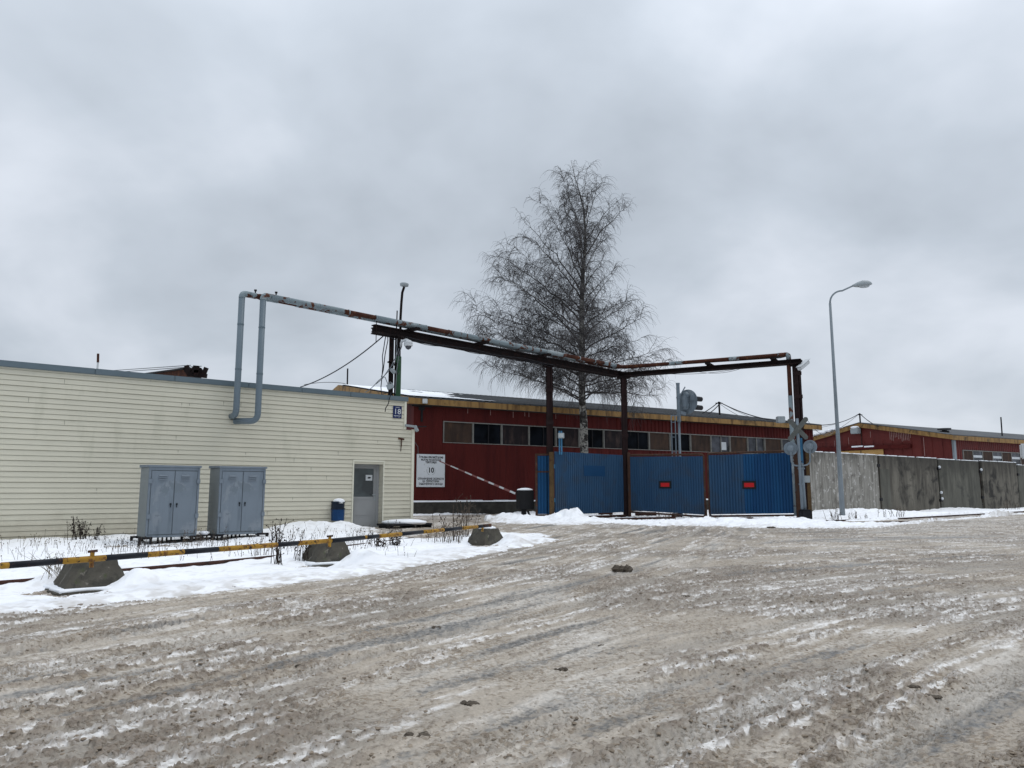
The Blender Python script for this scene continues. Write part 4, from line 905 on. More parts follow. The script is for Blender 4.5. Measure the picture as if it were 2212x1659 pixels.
# roof: overhanging sheet with ribs, snow on its left end
OV = .42
def roofpt(t, f): # f 0 eave .. 1 ridge
    return RED.w(t, EV-.02+(rise+.12)*f+.0, OV-(half+OV)*f)
rf = MB(); n = int(rend/.35)
rt0 = -.45
for k in range(n):
    a = rt0+(rend+.45-rt0)*k/n; b = rt0+(rend+.45-rt0)*(k+1)/n; c = a+(b-a)*.7
    for (x0, x1, up) in ((a, c, 0), (c, b, .045)):
        p = [roofpt(x0, 0), roofpt(x1, 0), roofpt(x1, 1), roofpt(x0, 1)]; u_ = Vector((0, 0, up)); rf.hexa([q+u_-Vector((0, 0, .05)) for q in p], [q+u_ for q in p])
p = [roofpt(rt0, 1), roofpt(rend+.45, 1), RED.w(rend+.45, EV, -2*half-.4), RED.w(rt0, EV, -2*half-.4)]; rf.quad(*p)
rf.build('roof', 'roof', wh)
fs = MB()
t = rt0
while t < rend+.4:
    t2 = min(t+3.1, rend+.4); fs.lbox(RED, t+.005, t2-.005, EV-.36, EV-.06, OV, OV+.035); t = t2
def rake(mb, t, sgn=1):
    a0 = RED.w(t, EV-.38, OV+.03); a1 = RED.w(t, EV-.04, OV+.03); b0 = RED.w(t, EV+rise-.28, -half); b1 = RED.w(t, EV+rise+.10, -half); c0 = RED.w(t, EV-.38, -2*half-.4); c1 = RED.w(t, EV-.04, -2*half-.4)
    w = RED.d*.035*sgn
    mb.hexa([a0, b0, b1, a1], [q+w for q in (a0, b0, b1, a1)]); mb.hexa([b0, c0, c1, b1], [q+w for q in (b0, c0, c1, b1)])
rake(fs, rt0, -1); rake(fs, rend+.41, 1); fs.build('fascia', 'fascia', wh)
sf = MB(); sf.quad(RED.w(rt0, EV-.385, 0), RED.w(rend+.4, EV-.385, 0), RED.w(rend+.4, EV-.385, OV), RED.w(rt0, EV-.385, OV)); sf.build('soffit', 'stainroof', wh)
# snow lying on the left third of the roof, thinning to the right
sn = MB(); rs = random.Random(9); nx_, ny_ = 150, 26
tend = RED.sz(1245, 880)[0]; H_ = {}
for i in range(nx_+1):
    for j in range(ny_+1):
        t = rt0+(tend-rt0)*i/nx_; f = .01+.98*j/ny_
        cov = fbm(np.array([t*.8]), np.array([f*7.]), 71, 3)[0]; thr = (t-rt0)/(tend-rt0)
        H_[i, j] = (roofpt(t, f)+Vector((0, 0, .075)), cov*.9+.55-1.15*thr**.8 > .42)
ix = {}
for i in range(nx_+1):
    for j in range(ny_+1): ix[i, j] = len(sn.v); sn.v.append(tuple(H_[i, j][0]))
for i in range(nx_):
    for j in range(ny_):
        if H_[i, j][1]: sn.f.append((ix[i, j], ix[i+1, j], ix[i+1, j+1], ix[i, j+1]))
sn.build('roof_snow', 'snowc', wh)
# windows
divs = [957, 1021, 1083, 1142, 1200, 1250, 1303, 1350, 1401, 1446, 1490, 1534, 1575, 1613, 1650, 1686.5, 1728]
kinds = 'bgdgdgdgbgbGbGbG'
for k in range(len(divs)-1):
    t0 = RED.sz(divs[k], 930)[0]; t1 = RED.sz(divs[k+1], 930)[0]; w_ = MB(); c = .05
    w_.lbox(RED, t0, t0+c, rwz0, rwz1, -.1, .05); w_.lbox(RED, t0+c, t1, rwz1-.05, rwz1, -.1, .045); w_.lbox(RED, t0+c, t1, rwz0, rwz0+.035, -.1, .04); w_.lbox(RED, t1-.03, t1, rwz0+.035, rwz1-.05, -.1, .03)
    kk = kinds[k]; wo = w_.build('window', 'winframe', wh)
    mt = {'b': M['board'], 'd': M['board2'], 'g': M['glassd'], 'G': M['glassg']}[kk]
    ip = MB().lbox(RED, t0+c, t1-.03, rwz0+.035, rwz1-.05, -.10, -.06 if kk in 'gG' else -.03).build('pane' if kk in 'gG' else 'board', mt, wo)
    if kk in 'gG':
        tm = t0+(t1-t0)*.55; MB().lbox(RED, tm-.03, tm+.03, rwz0+.035, rwz1-.05, -.06, .0).build('mullion', 'blackst' if kk == 'g' else 'winframe', wo)
    if k == 11:
        a = RED.sz(1558, 960)[0]; b = RED.sz(1570, 960)[0]; MB().lbox(RED, a, b, RED.sz(1562, 972)[1], RED.sz(1562, 955)[1], -.058, -.05).build('paper_sheet', 'white', wo)
sc_ = MB()
for px, y0, y1 in ((1059, 884, 897), (1108, 884, 902), (1133, 884, 899), (1142, 886, 901), (1010, 883, 893), (1200, 890, 905)):
    t, z0 = RED.sz(px, y0); _, z1 = RED.sz(px, y1); sc_.lbox(RED, t-.012, t+.012, z1, z0, .02, .028)
build_each(sc_, 'bare_scratch', 'scratch', wh)
t, z_ = RED.sz(910, 872)
t_ = thing('wall_camera', 'tiny white camera on a dark cross bracket under the warehouse eave left end', 'camera', RED.w(t, z_, .2))
zc_ = RED.sz(910, 877)[1]; MB().lbox(RED, t-.55, t+.55, zc_-.05, zc_+.02, .03, .09).lbox(RED, t-.04, t+.06, zc_-.8, zc_+.2, .03, .08).lbox(RED, t-.16, t+.16, zc_-.22, zc_+.15, .03, .07).build('bracket', 'blackst', t_)
q = RED.w(RED.sz(911, 870)[0], RED.sz(911, 870)[1], .4); MB().box(q+Vector((0, 0, .03)), (.26, 0, 0), (0, .3, 0), (0, 0, .24)).build('housing', 'white', t_, bevel=.02)
wire([[RED.w(RED.sz(898, 1)[0], RED.sz(893, 935)[1], .08), RED.w(RED.sz(901, 980)[0], RED.sz(896, 965)[1], .08), RED.w(RED.sz(902, 980)[0], RED.sz(902, 982)[1], .08)]], .012, 'cableg', 'thin brown cable running down the red wall to the speed sign')

# speed limit sign on the red wall
a0, az0 = RED.sz(898, 1052); a1, az1 = RED.sz(959.5, 982)
az0 = RED.sz(929, 1052)[1]; az1 = RED.sz(929, 981.5)[1]
sg = thing('speed_limit_sign', 'large white speed limit sign with black lettering and 10 on the red wall', 'sign', RED.w((a0+a1)/2, az0, .1))
MB().lbox(RED, a0, a1, az0, az1, .06, .10).build('board', 'offwhite', sg, bevel=.004)
sc2_ = (a0+a1)/2; Hs = az1-az0; Ws = a1-a0
for k, (tx, fz, sz_, wfrac) in enumerate((('ĀTRUMA IEROBEŽOJUMS', .905, .082, .88), ('MUITAS NOLIKTAVAS', .825, .082, .72), ('TERITORIJĀ', .75, .082, .41), ('ОГРАНИЧЕНИЕ СКОРОСТИ', .245, .082, .93), ('НА ТЕРРИТОРИИ', .17, .082, .59), ('ТАМОЖЕННОГО СКЛАДА', .09, .082, .86))):
    o_ = text_mesh(tx, Hs*sz_, 'ink', sg, 'lettering', RED.w(sc2_, az0+Hs*fz, .1015), RED.d, (0, 0, 1), .006)
    xs = [v.co.dot(RED.d) for v in o_.data.vertices]
    if xs:
        f_ = wfrac*Ws/(max(xs)-min(xs)); cm_ = (max(xs)+min(xs))/2
        for v in o_.data.vertices: v.co += RED.d*((v.co.dot(RED.d)-cm_)*(f_-1))
text_mesh('10', Hs*.215, 'ink', sg, 'number', RED.w(sc2_, az0+Hs*.505, .1015), RED.d, (0, 0, 1), .012, wscale=.95)
rg = MB()
for a_, b_, w_ in ((20, 45, .010), (125, 150, .012), (165, 215, .018), (290, 350, .012), (222, 245, .022), (350, 375, .016)):
    for k in range(8):
        q0 = R(a_+(b_-a_)*k/8); q1 = R(a_+(b_-a_)*(k+1)/8); r0 = Hs*.135
        P4 = [RED.w(sc2_+math.cos(q)*r_, az0+Hs*.505+math.sin(q)*r_, .1012) for q, r_ in ((q0, r0), (q1, r0), (q1, r0+w_), (q0, r0+w_))]; rg.quad(*P4)
build_each(rg, 'ring_fragment', 'inkgrey', sg)
bt = MB()
for fx in (.07, .5, .93):
    for fz in (.02, .98): bt.lathe(RED.w(a0+Ws*fx, az0+Hs*fz, .1), RED.n, [(0, .012), (.008, .01)], 8)
build_each(bt, 'bolt_head', 'blackst', sg)

# ------------------------------------------------------------ second red warehouse, far right
c2 = G(2052, 941, 6.0); R2 = Line(c2[:2], (.854, .520)); h2 = 8.2; rise2 = 1.55; len2 = 34
w2 = thing('red_warehouse', 'farther red warehouse with a ridged gable showing over the concrete fence', 'building', R2.w(0, 0, -8))
GB = Line(R2.w(0, 0, 0)[:2], R2.n[:2])                # runs forwards; negative t goes back
m_ = MB(); m_.poly([R2.w(0, 0, 0), R2.w(0, 6, 0), R2.w(0, 6+rise2, -h2), R2.w(0, 6, -2*h2), R2.w(0, 0, -2*h2)])
for k in range(36):
    q = -2*h2*(k+.5)/36
    if k % 2: m_.box(R2.w(-.02, 3, q), R2.d*.03, R2.n*.05, (0, 0, 6))
i = len(m_.v); q = corr(R2, 0, len2, K(0), K(6), .32, .04); m_.v += q.v; m_.f += [tuple(i+x for x in f) for f in q.f]
m_.build('wall', 'redwall2', w2)
fs = MB(); fs.lbox(R2, -.3, len2, 5.62, 6.0, .35, .39)
for s0_, s1_, z0_, z1_ in ((.38, -h2, 6.0, 6+rise2+.08), (-h2, -2*h2-.3, 6+rise2+.08, 6.0)):
    p = [R2.w(-.3, z0_-.36, s0_), R2.w(-.3, z1_-.36, s1_), R2.w(-.3, z1_+.03, s1_), R2.w(-.3, z0_+.03, s0_)]; fs.hexa(p, [x-R2.d*.04 for x in p])
fs.build('fascia', 'fascia', w2)
rf = MB(); p = [R2.w(-.36, 6.02, .4), R2.w(len2, 6.02, .4), R2.w(len2, 6+rise2+.14, -h2), R2.w(-.36, 6+rise2+.14, -h2)]; rf.hexa(p, [x+Vector((0, 0, .06)) for x in p]); p = [R2.w(-.36, 6+rise2+.14, -h2), R2.w(len2, 6+rise2+.14, -h2), R2.w(len2, 6.02, -2*h2-.4), R2.w(-.36, 6.02, -2*h2-.4)]; rf.hexa(p, [x+Vector((0, 0, .06)) for x in p]); rf.build('roof', 'roof', w2)
m_ = MB(); rs = random.Random(2)
for k in range(9):
    f0 = .25+.08*k; p_ = R2.w(-.40, 6+rise2*(1-f0)+.24, -h2-h2*f0); m_.blob(p_, .25, .7, .10, 10, 5, .15)
build_each(m_, 'snow_patch', 'snowc', w2, smooth=True)
def on2(px, py):   # gable plane
    ln = Line(R2.w(-.03, 0, 0)[:2], (-R2.n)[:2]); a, b = ray(px, py); t = (a*ln.P.y-ln.P.x)/(ln.d.x-a*ln.d.y); p = ln.P+ln.d*t; return t, EYE+b*p.y
t0, z0 = on2(1970, 963.6); t1, z1 = on2(1765, 971)
zr = (z0+z1)/2
rm_ = MB(); rm_.bar(R2.w(-.15, z0, -t0), R2.w(-.15, z1, -t1), .2, .34); rm_.build('door_track', 'redwall', w2)
ta, _ = on2(1909, 975); tb, _ = on2(1816, 975); tcn_ = (ta+tb)/2
dm = MB().box(R2.w(-.09, zr/2-.1, -(ta+tb)/2), R2.d*.08, R2.n*(tb-ta), (0, 0, zr-.25)).build('sliding_door', 'ochdoor', w2)
MB().box(R2.w(-.15, zr/2-.1, -tcn_), R2.d*.02, R2.n*.06, (0, 0, zr-.3)).build('door_seam', 'blackst', dm)
tq, _ = on2(1917, 985); MB().box(R2.w(-.07, 2.4, -tq), R2.d*.05, R2.n*.35, (0, 0, 4.4)).build('dark_opening', 'blackst', w2)
tq, _ = on2(1862, 960); MB().box(R2.w(-.05, 5.2, -tq), R2.d*.02, R2.n*.07, (0, 0, 4.2)).build('wall_joint', 'stainroof', w2)
sm = MB()
for px0, px1 in ((1842, 1868), (1869, 1892)):
    a, za = on2(px0, 967); b, zb_ = on2(px1, 966); c_ = R2.w(-.16, (za+zb_)/2+.02, -(a+b)/2); sm.box(c_+Vector((0, 0, .06)), R2.d*.3, R2.n*abs(b-a)*.96, (0, 0, .13))
build_each(sm, 'snow_patch', 'snowc', w2, bevel=.04)
sc_ = MB(); rs = random.Random(12)
for k in range(13):
    px = 1922+k*3.7; a, za = on2(px, 932+k*.3); b, zz_ = on2(px, 944+rs.uniform(0, 12)); sc_.box(R2.w(-.045, (za+zz_)/2, -a), R2.d*.01, R2.n*.035, (0, 0, za-zz_))
for px, ya, yb in ((1995, 945, 985), (1803, 952, 970), (1833, 945, 960), (1880, 932, 945)):
    a, za = on2(px, ya); b, zz_ = on2(px, yb); sc_.box(R2.w(-.045, (za+zz_)/2, -a), R2.d*.01, R2.n*.03, (0, 0, za-zz_))
build_each(sc_, 'bare_scratch', 'scratch', w2)
a = R2.sz(2057, 960)[0]; MB().lbox(R2, a-.16, a+.16, 0, 5.6, .05, .22).build('downpipe', 'greyl', w2)
wd = [2079, 2099.5, 2120.5, 2142, 2162, 2182.5, 2201.5, 2222, 2243]; wk = 'bGbGbGbG'
for k in range(8):
    t0 = R2.sz(wd[k], 985)[0]; t1 = R2.sz(wd[k+1], 985)[0]; z1_ = 4.85; z0_ = 3.5
    w_ = MB().lbox(R2, t0, t0+.08, z0_, z1_, .0, .09).lbox(R2, t0+.08, t1, z1_-.07, z1_, .0, .085); wo = w_.build('window', 'winframe', w2)
    MB().lbox(R2, t0+.08, t1, z0_, z1_-.07, .0, .05).build('pane' if wk[k] == 'G' else 'board', M['glassg'] if wk[k] == 'G' else M['board'], wo)
    if wk[k] == 'G': MB().lbox(R2, t0+.1, t1-.03, z1_-.62, z1_-.42, .05, .06).build('blind', 'white', wo)
t_, z_ = on2(1852.6, 931); q = R2.w(-.35, z_, -t_)
fl_ = thing('wall_floodlight', 'grey gable floodlight with a snow cap under the far warehouse ridge', 'light', q)
MB().box(q, R2.n*.8, R2.d*.5, (0, 0, .55)).build('housing', 'greybox', fl_, bevel=.05); MB().blob(q+Vector((0, 0, .32)), .42, .4, .14, 12, 6, .06).build('snow_cap', 'snowc', fl_, smooth=True)
q = AT(2040.5, 937, c2.y+3); vt = thing('roof_vent', 'dark cylindrical vent on the far warehouse eave', 'vent', q)
MB().tube([q-Vector((0, 0, .3)), q+Vector((0, 0, .25))], .38, 12).build('pipe', 'blackst', vt); MB().tube([q+Vector((0, 0, .34)), q+Vector((0, 0, .48))], .55, 12).tube([q+Vector((0, 0, .2)), q+Vector((0, 0, .4))], .2, 8).build('cowl', 'roofing', vt)
q0 = AT(2165, 945, c2.y+9); q1 = AT(2162, 901, c2.y+9); tag(MB().tube([q0-Vector((0, 0, .5)), q1], .06, 6).build('antenna_mast', 'blackst'), 'thin upright antenna rod on the far warehouse roof at right', 'antenna')

# roof masts and their wires
def mast(px, y0, y1, Yv, label):
    t_ = thing('wire_mast', label, 'mast', AT(px+2, y0, Yv), 'wire masts on the warehouse roofs')
    MB().tube([AT(px+2, y0+4, Yv), AT(px, y1, Yv)], .07, 6).build('pole', 'blackst', t_); q = AT(px, y1+3, Yv); MB().bar(q-Vector((.25, 0, 0)), q+Vector((.25, 0, 0)), .07, .07).build('crossarm', 'blackst', t_); return AT(px, y1, Yv)
m1 = mast(1553, 899, 868, 56, 'short wire mast on the nearer warehouse ridge right of the signal'); m2 = mast(1857, 918, 893, 74, 'short wire mast on the gable peak of the farther warehouse')
wire([sag(m1, AT(1492, 903, 55), .15), sag(m1+Vector((0, 0, -.2)), AT(1497, 902, 55), .3)], .035, 'cable', 'paired dark wires sloping left from the nearer warehouse mast')
wire([sag(m1, AT(1712, 911, 53), .35)], .035, 'cable', 'dark wire sloping right from the nearer mast to the eave')
wire([sag(m1, m2, 1.7, 24), sag(m1+Vector((0, 0, -.1)), AT(1690, 912, 60), .6, 20)], .016, 'cableg', 'faint grey wires spanning between the two warehouse masts')
wire([sag(m2, AT(1738, 915, 62), .5, 20)], .035, 'cable', 'dark wire sagging left from the far mast to the gantry post')
wire([sag(m2, AT(1898, 921, 70), .15)], .035, 'cable', 'dark wire sloping right from the far mast to the roof')
wire([sag(AT(1763, 938, 60), AT(1800, 931, 70), .1), sag(AT(1745, 909, 58), AT(1800, 934, 70), .6), sag(m2, AT(1800, 933, 72), .1)], .02, 'cableg', 'thin grey wires between the warehouses left of the far mast')
wire([sag(AT(657, 831, 46), AT(742, 828, 48), -.1), sag(AT(742, 828, 48), AT(790, 838, 46), .1), sag(AT(742, 828, 48), AT(850, 838, 46), .2)], .02, 'cableg', 'thin grey wires round the antenna behind the office roof')
t_ = thing('roof_antenna', 'thin antenna rod with small cross pieces behind the office parapet', 'antenna', AT(750, 838, 47.8))
MB().tube([AT(750, 843, 47.8), AT(751, 796, 47.8)], .05, 6).build('rod', 'blackst', t_); MB().bar(AT(746, 834, 47.8), AT(756, 833, 47.8), .05, .05).build('crossarm', 'blackst', t_)
q = AT(1686, 905, 50); tag(MB().box(q+Vector((0, 0, -.05)), (.5, 0, 0), (0, .4, 0), (0, 0, .42)).build('roof_box', 'greybox', bevel=.03), 'small pale grey box on the nearer warehouse roof right end', 'box')

# rusty crane rail and machinery behind the office roof, and the red white rod
cr_ = thing('crane_bridge', 'rusty crane beam with chunky end gear behind the office roof', 'crane', AT(400, 830, 33))
a_ = AT(300, 812, 36); b_ = AT(412, 799, 32); a_.z = b_.z = AT(412, 801, 32).z-.05; a_ = AT(305, 806, 36); 
MB().bar(AT(290, 822, 38), AT(418, 806, 32), .3, .34).build('beam', 'piperust', cr_); MB().bar(AT(290, 812.5, 38), AT(415, 796, 32), .5, .05).build('rail', 'blackst', cr_)
m_ = MB(); Yc = 31.8
for a, b, c, d, w in ((403, 790, 410, 812, .16), (446, 794, 438, 813, .15), (398, 795, 406, 806, .12), (432, 797, 440, 808, .12), (408, 808, 446, 812, .18), (418, 792, 430, 793, .10), (412, 800, 442, 802, .08)): m_.bar(AT(a, b, Yc), AT(c, d, Yc), w, w)
m_.box(AT(425, 800, Yc), (.28, 0, 0), (0, .3, 0), (0, 0, .24)); m_.box(AT(427, 808, Yc), (.2, 0, 0), (0, .3, 0), (0, 0, .3)); m_.build('end_gear', 'beam', cr_)
wire([[AT(235, 801, 38), AT(412, 789, 32)], [AT(265, 803, 38), AT(435, 791, 32)]], .018, 'cableg', 'two thin wires running over the rusty crane beam')
t_ = thing('marker_rod', 'thin rusty rod with a white foot sticking up behind the office roof', 'rod', AT(211, 796, 30)); MB().tube([AT(211.5, 783, 30), AT(212, 764, 30)], .045, 6).build('rod', 'piperust', t_); MB().tube([AT(210, 800, 30), AT(211.5, 783, 30)], .035, 6).build('foot', 'white', t_)

# ------------------------------------------------------------ barrier
bY = 33.0; bp_ = AT(1133, 1118, bY); bx0 = AT(1115, 1100, bY); bx1 = AT(1153, 1059, bY)
ba = thing('barrier', 'black boom barrier box with snowy lid and thin striped arm raised leftwards', 'barrier', (bp_.x, bp_.y, .12))
c_ = (bx0+bx1)/2; W_ = bx1.x-bx0.x; Hb = bx1.z-bx0.z
prof = [(-W_/2, -.1), (-W_*.3, -.25), (W_*.0, -.28), (W_/2, -.2), (W_/2, .25), (-W_/2, .25)]
MB().hexa([(c_.x+a, c_.y+b, bx0.z) for a, b in prof], [(c_.x+a, c_.y+b, bx1.z) for a, b in prof]).build('housing', 'ink', ba, bevel=.02)
MB().blob((c_.x, c_.y, bx1.z), W_*.46, .24, .10, 16, 6, .05).build('snow_cap', 'snowc', ba, smooth=True)
MB().box((c_.x-.05, c_.y, (.12+bx0.z)/2), (.22, 0, 0), (0, .2, 0), (0, 0, bx0.z-.1)).box((c_.x-.05, c_.y, .2), (.6, 0, 0), (0, .4, 0), (0, 0, .08)).bar(AT(1140, 1104, bY), AT(1148, 1122, bY), .09, .09).build('pedestal', 'blackst', ba)
a_ = AT(1113, 1066, bY-.1); b_ = AT(949, 996, bY-.1); segs = [0, .07, .15, .21, .28, .35, .41, .5, .57, .66, .75, .85, 1.0]
for k in range(len(segs)-1):
    f0, f1 = segs[k], segs[k+1]; MB().bar(a_.lerp(b_, f0), a_.lerp(b_, f1), .05, .085-.045*f0).build('arm_band', 'barred' if k % 2 == 1 else 'white', ba)

# ------------------------------------------------------------ gates
GZ = 2.98
def flood(): pass
Lpf = Lp+Vector((0, 0, 0))
gA = Line((Lp.x+.18, Lp.y-.15), (Pmid.x-.12-(Lp.x+.18), Pmid.y-.15-(Lp.y-.15))); wA = (Vector((Pmid.x-.12, Pmid.y-.15, 0))-gA.P).length
def leaf_bottom(ln, pxl, yl, pxr, yr, W_):
    za = ln.sz(pxl, yl)[1]; zb_ = ln.sz(pxr, yr)[1]; return lambda f: za+(zb_-za)*f
g1 = thing('gate_leaf', 'unframed blue ribbed gate leaf between the two inner gantry posts, with a darker patch', 'gate', gA.w(wA/2, .1, 0), 'blue ribbed gate leaves')
bot = leaf_bottom(gA, 1207, 1112, 1352, 1106, wA); topf = lambda f: GZ
corr(gA, 0, wA-.05, bot, topf, .125, .030).build('panel', 'blue', g1)
p0, q0 = gA.sz(1260, 1028); p1, q1 = gA.sz(1305.5, 1007); MB().lbox(gA, p0, p1, q0, q1, .0305, .0325).build('repaint_patch', 'bluepatch', g1)
hg = MB()
for zz_ in (2.35, .95): hg.box(Vector((gA.P.x-.05, gA.P.y-.02, zz_)), (.16, 0, 0), (0, .06, 0), (0, 0, .16))
build_each(hg, 'hinge', 'bluepost', g1)
fbk = MB().lbox(gA, 0, wA-.05, .55, .62, -.09, -.03).lbox(gA, 0, wA-.05, GZ-.2, GZ-.13, -.09, -.03); fbk.build('frame', 'gframe', g1)
gB = Line((Pmid.x+.20, Pmid.y-.22), (Rp.x-.05-(Pmid.x+.20), Rp.y-.05-(Pmid.y-.22)))
def framed(ln, t0, t1, zb0, zb1, zt0, zt1, label, mats, marker, split=None):
    g = thing('gate_leaf', label, 'gate', ln.w((t0+t1)/2, .1, 0), 'blue ribbed gate leaves')
    f_ = lambda a, b: (lambda f: a+(b-a)*f)
    if split is None: corr(ln, t0+.07, t1-.07, f_(zb0+.08, zb1+.08), f_(zt0-.08, zt1-.08), .115, .022, .02).build('panel', mats[0], g)
    else:
        fm = (split-t0)/(t1-t0); zm0 = zb0+(zb1-zb0)*fm; zm1 = zt0+(zt1-zt0)*fm
        corr(ln, t0+.07, split, f_(zb0+.08, zm0+.08), f_(zt0-.08, zm1-.08), .125, .030, .02).build('panel', mats[0], g)
        corr(ln, split+.003, t1-.05, f_(zm0+.08, zb1+.08), f_(zm1-.08, zt1-.08), .125, .030, .032).build('panel', mats[1], g)
    ring = arc_pipe([ln.w((t0+t1)/2, (zt0+zt1)/2, 0), ln.w(t0+.04, zt0, 0), ln.w(t0+.04, zb0, 0), ln.w(t1-.04, zb1, 0), ln.w(t1-.04, zt1, 0), ln.w((t0+t1)/2, (zt0+zt1)/2, 0)], 0, bend=.14)
    MB().tube(ring, .045, 8, caps=False).build('frame', 'gframe', g, smooth=True)
    x0, y0, x1, y1 = marker; a, za = ln.sz(x0, y1); b, zb_ = ln.sz(x1, y0)
    mk = MB().lbox(ln, a, b, za, zb_, .045, .085).build('reflector', 'ink', g, bevel=.006)
    MB().lbox(ln, a+(b-a)*.14, b-(b-a)*.14, za+(zb_-za)*.23, zb_-(zb_-za)*.25, .085, .092).build('reflector_face', 'redref', mk)
    return g
tB0 = gB.sz(1358, 1050)[0]; tB1 = gB.sz(1524, 1050)[0]; tC0 = gB.sz(1529, 1050)[0]; tC1 = gB.sz(1719, 1050)[0]
g2 = framed(gB, tB0, tB1, gB.sz(1358, 1106)[1], gB.sz(1523, 1116)[1], gB.sz(1358, 983)[1], gB.sz(1523, 981.5)[1], 'pipe framed blue gate leaf left of the meeting joint, red marker right of centre', ('blue',), (1425, 1039, 1450.5, 1055))
g3 = framed(gB, tC0, tC1, gB.sz(1529, 1115)[1], gB.sz(1718, 1113)[1], gB.sz(1529, 979.5)[1], gB.sz(1718, 974)[1], 'widest pipe framed blue gate leaf beside the crossing signal, deeper blue right half', ('blue', 'blue2'), (1604.5, 1038.5, 1633.5, 1056.5), split=gB.sz(1607, 1050)[0])
mb_ = MB(); 
for px in (1527.5, 1533.5): mb_.tube([gB.w(gB.sz(px, 1110)[0], .75, .06), gB.w(gB.sz(px, 1110)[0], .10, .06)], .02, 6)
build_each(mb_, 'drop_bolt', 'gframe', g2)
# wicket left of the left post
wy_ = Lp.y-.1; wa = AT(1158, 1050, wy_); wb = AT(1188, 1050, wy_); gW = Line((wa.x, wa.y), (1, 0)); ww = wb.x-wa.x
g4 = thing('wicket_gate', 'narrow blue wicket gate in a rusty frame left of the inner gantry post', 'gate', gW.w(ww/2, .1, 0))
zt = AT(1170, 982, wy_).z; zb0 = AT(1170, 1113, wy_).z; zm = AT(1170, 1030, wy_).z
corr(gW, .05, ww, K(zb0+.05), K(zt-.05), .125, .030, .0).build('panel', 'blue2', g4)
MB().lbox(gW, -.03, .06, .05, zt+.04, -.04, .05).lbox(gW, .06, ww+.1, zt-.03, zt+.04, -.04, .05).lbox(gW, .06, ww+.1, zm+.18, zm+.24, -.02, .04).lbox(gW, .06, ww+.1, zb0-.03, zb0+.04, -.04, .05).bar(gW.w(.0, .24, .0), gW.w(.75, .02, .0), .05, .05).build('frame', 'gframe', g4)
# ochre lower casing of the gate posts
for P_, w_, z1_, lab, off in ((Lp, .20, 2.95, 'rotten ochre timber post in front of the left inner gantry post', (.05, -.26)), (Rp, .16, 3.15, 'ochre timber post between the crossing signal and the concrete fence', (.22, -.05))):
    m_ = MB().box(P_+Vector((off[0], off[1], z1_/2)), (w_, 0, 0), (0, .16, 0), (0, 0, z1_)); tag(m_.build('gate_post', 'ochrepost', bevel=.01), lab, 'post', 'timber gate posts')
m_ = MB().tube([(Pmid.x+.12, Pmid.y-.25, 0), (Pmid.x+.12, Pmid.y-.25, 3.1)], .07, 8); tag(m_.build('hinge_post', 'gframe'), 'round rusty hinge post between the first and second gate leaves', 'post')
m_ = MB().box((Rp.x-.26, Rp.y-.1, 1.6), (.14, 0, 0), (0, .14, 0), (0, 0, 3.2)); tag(m_.build('hinge_post', 'gframe'), 'square rusty hinge post at the right end of the widest gate leaf', 'post')
# floodlight on blue stick near the left post
q = AT(1212, 941, Lp.y-.3); t_ = thing('floodlight', 'small square floodlight on a blue stick above the unframed gate leaf', 'light', (q.x, q.y, 2.9))
MB().box((q.x+.03, q.y+.25, 3.35), (.07, 0, 0), (0, .07, 0), (0, 0, 1.0)).box((q.x-.06, q.y+.25, 3.35), (.05, 0, 0), (0, .05, 0), (0, 0, 1.0)).build('pole', 'bluepost', t_)
MB().box(q, (.27, 0, 0), (0, .1, .02), (0, 0, .22)).build('housing', 'greybox', t_, bevel=.015); MB().box(q-Vector((0, .055, 0)), (.19, 0, 0), (0, .01, 0), (0, 0, .15)).build('lens', 'lens', t_)
# rails and beams near the gate
def railbar(pts, label, w=.07, h=.13, mat='rail'):
    m_ = MB()
    for a, b in zip(pts[:-1], pts[1:]):
        m_.bar(a, b, w, h*.3); m_.bar(a-Vector((0, 0, h*.45)), b-Vector((0, 0, h*.45)), w*.3, h*.7); m_.bar(a-Vector((0, 0, h*.85)), b-Vector((0, 0, h*.85)), w*1.9, h*.2)
    return tag(m_.build('rail', mat), label, 'rail', 'old railway rails')
railbar([G(1426, 1131, .2), G(1534, 1123.5, .2), G(1625, 1118.5, .22)], 'long rusty rail in the snow just in front of the framed gates', .10, .16)
railbar([G(1330, 1121, .22), G(1458, 1117.5, .22)], 'short rusty rail showing under the middle gate leaf', .12, .2)
railbar([G(1220, 1117, .25), G(1352, 1112.5, .25)], 'dark rail under the unframed gate leaf', .1, .14)
railbar([G(1766, 1130.5, .19), G(1990, 1126, .19)], 'front rusty rail in the cleared track right of the crossing signal', .09)
railbar([G(1768, 1125.5, .19), G(1960, 1119, .19), G(2230, 1104, .19)], 'rear rusty rail in the cleared track right of the crossing signal', .09)
for (px, py, w_, lab) in ((1395, 1112, 1.0, 'flat rusty sleeper lying under the left framed gate leaf'), (1462, 1115, .45, 'short dark concrete footing under the left framed gate leaf'), (1308, 1110, .7, 'dark concrete footing under the unframed gate leaf')):
    q = G(px, py, .2); tag(MB().box((q.x, q.y, .22), (w_, 0, 0), (0, .25, 0), (0, 0, .22)).build('footing', 'rail', bevel=.02), lab, 'footing')
q = G(1645, 1117, .2)

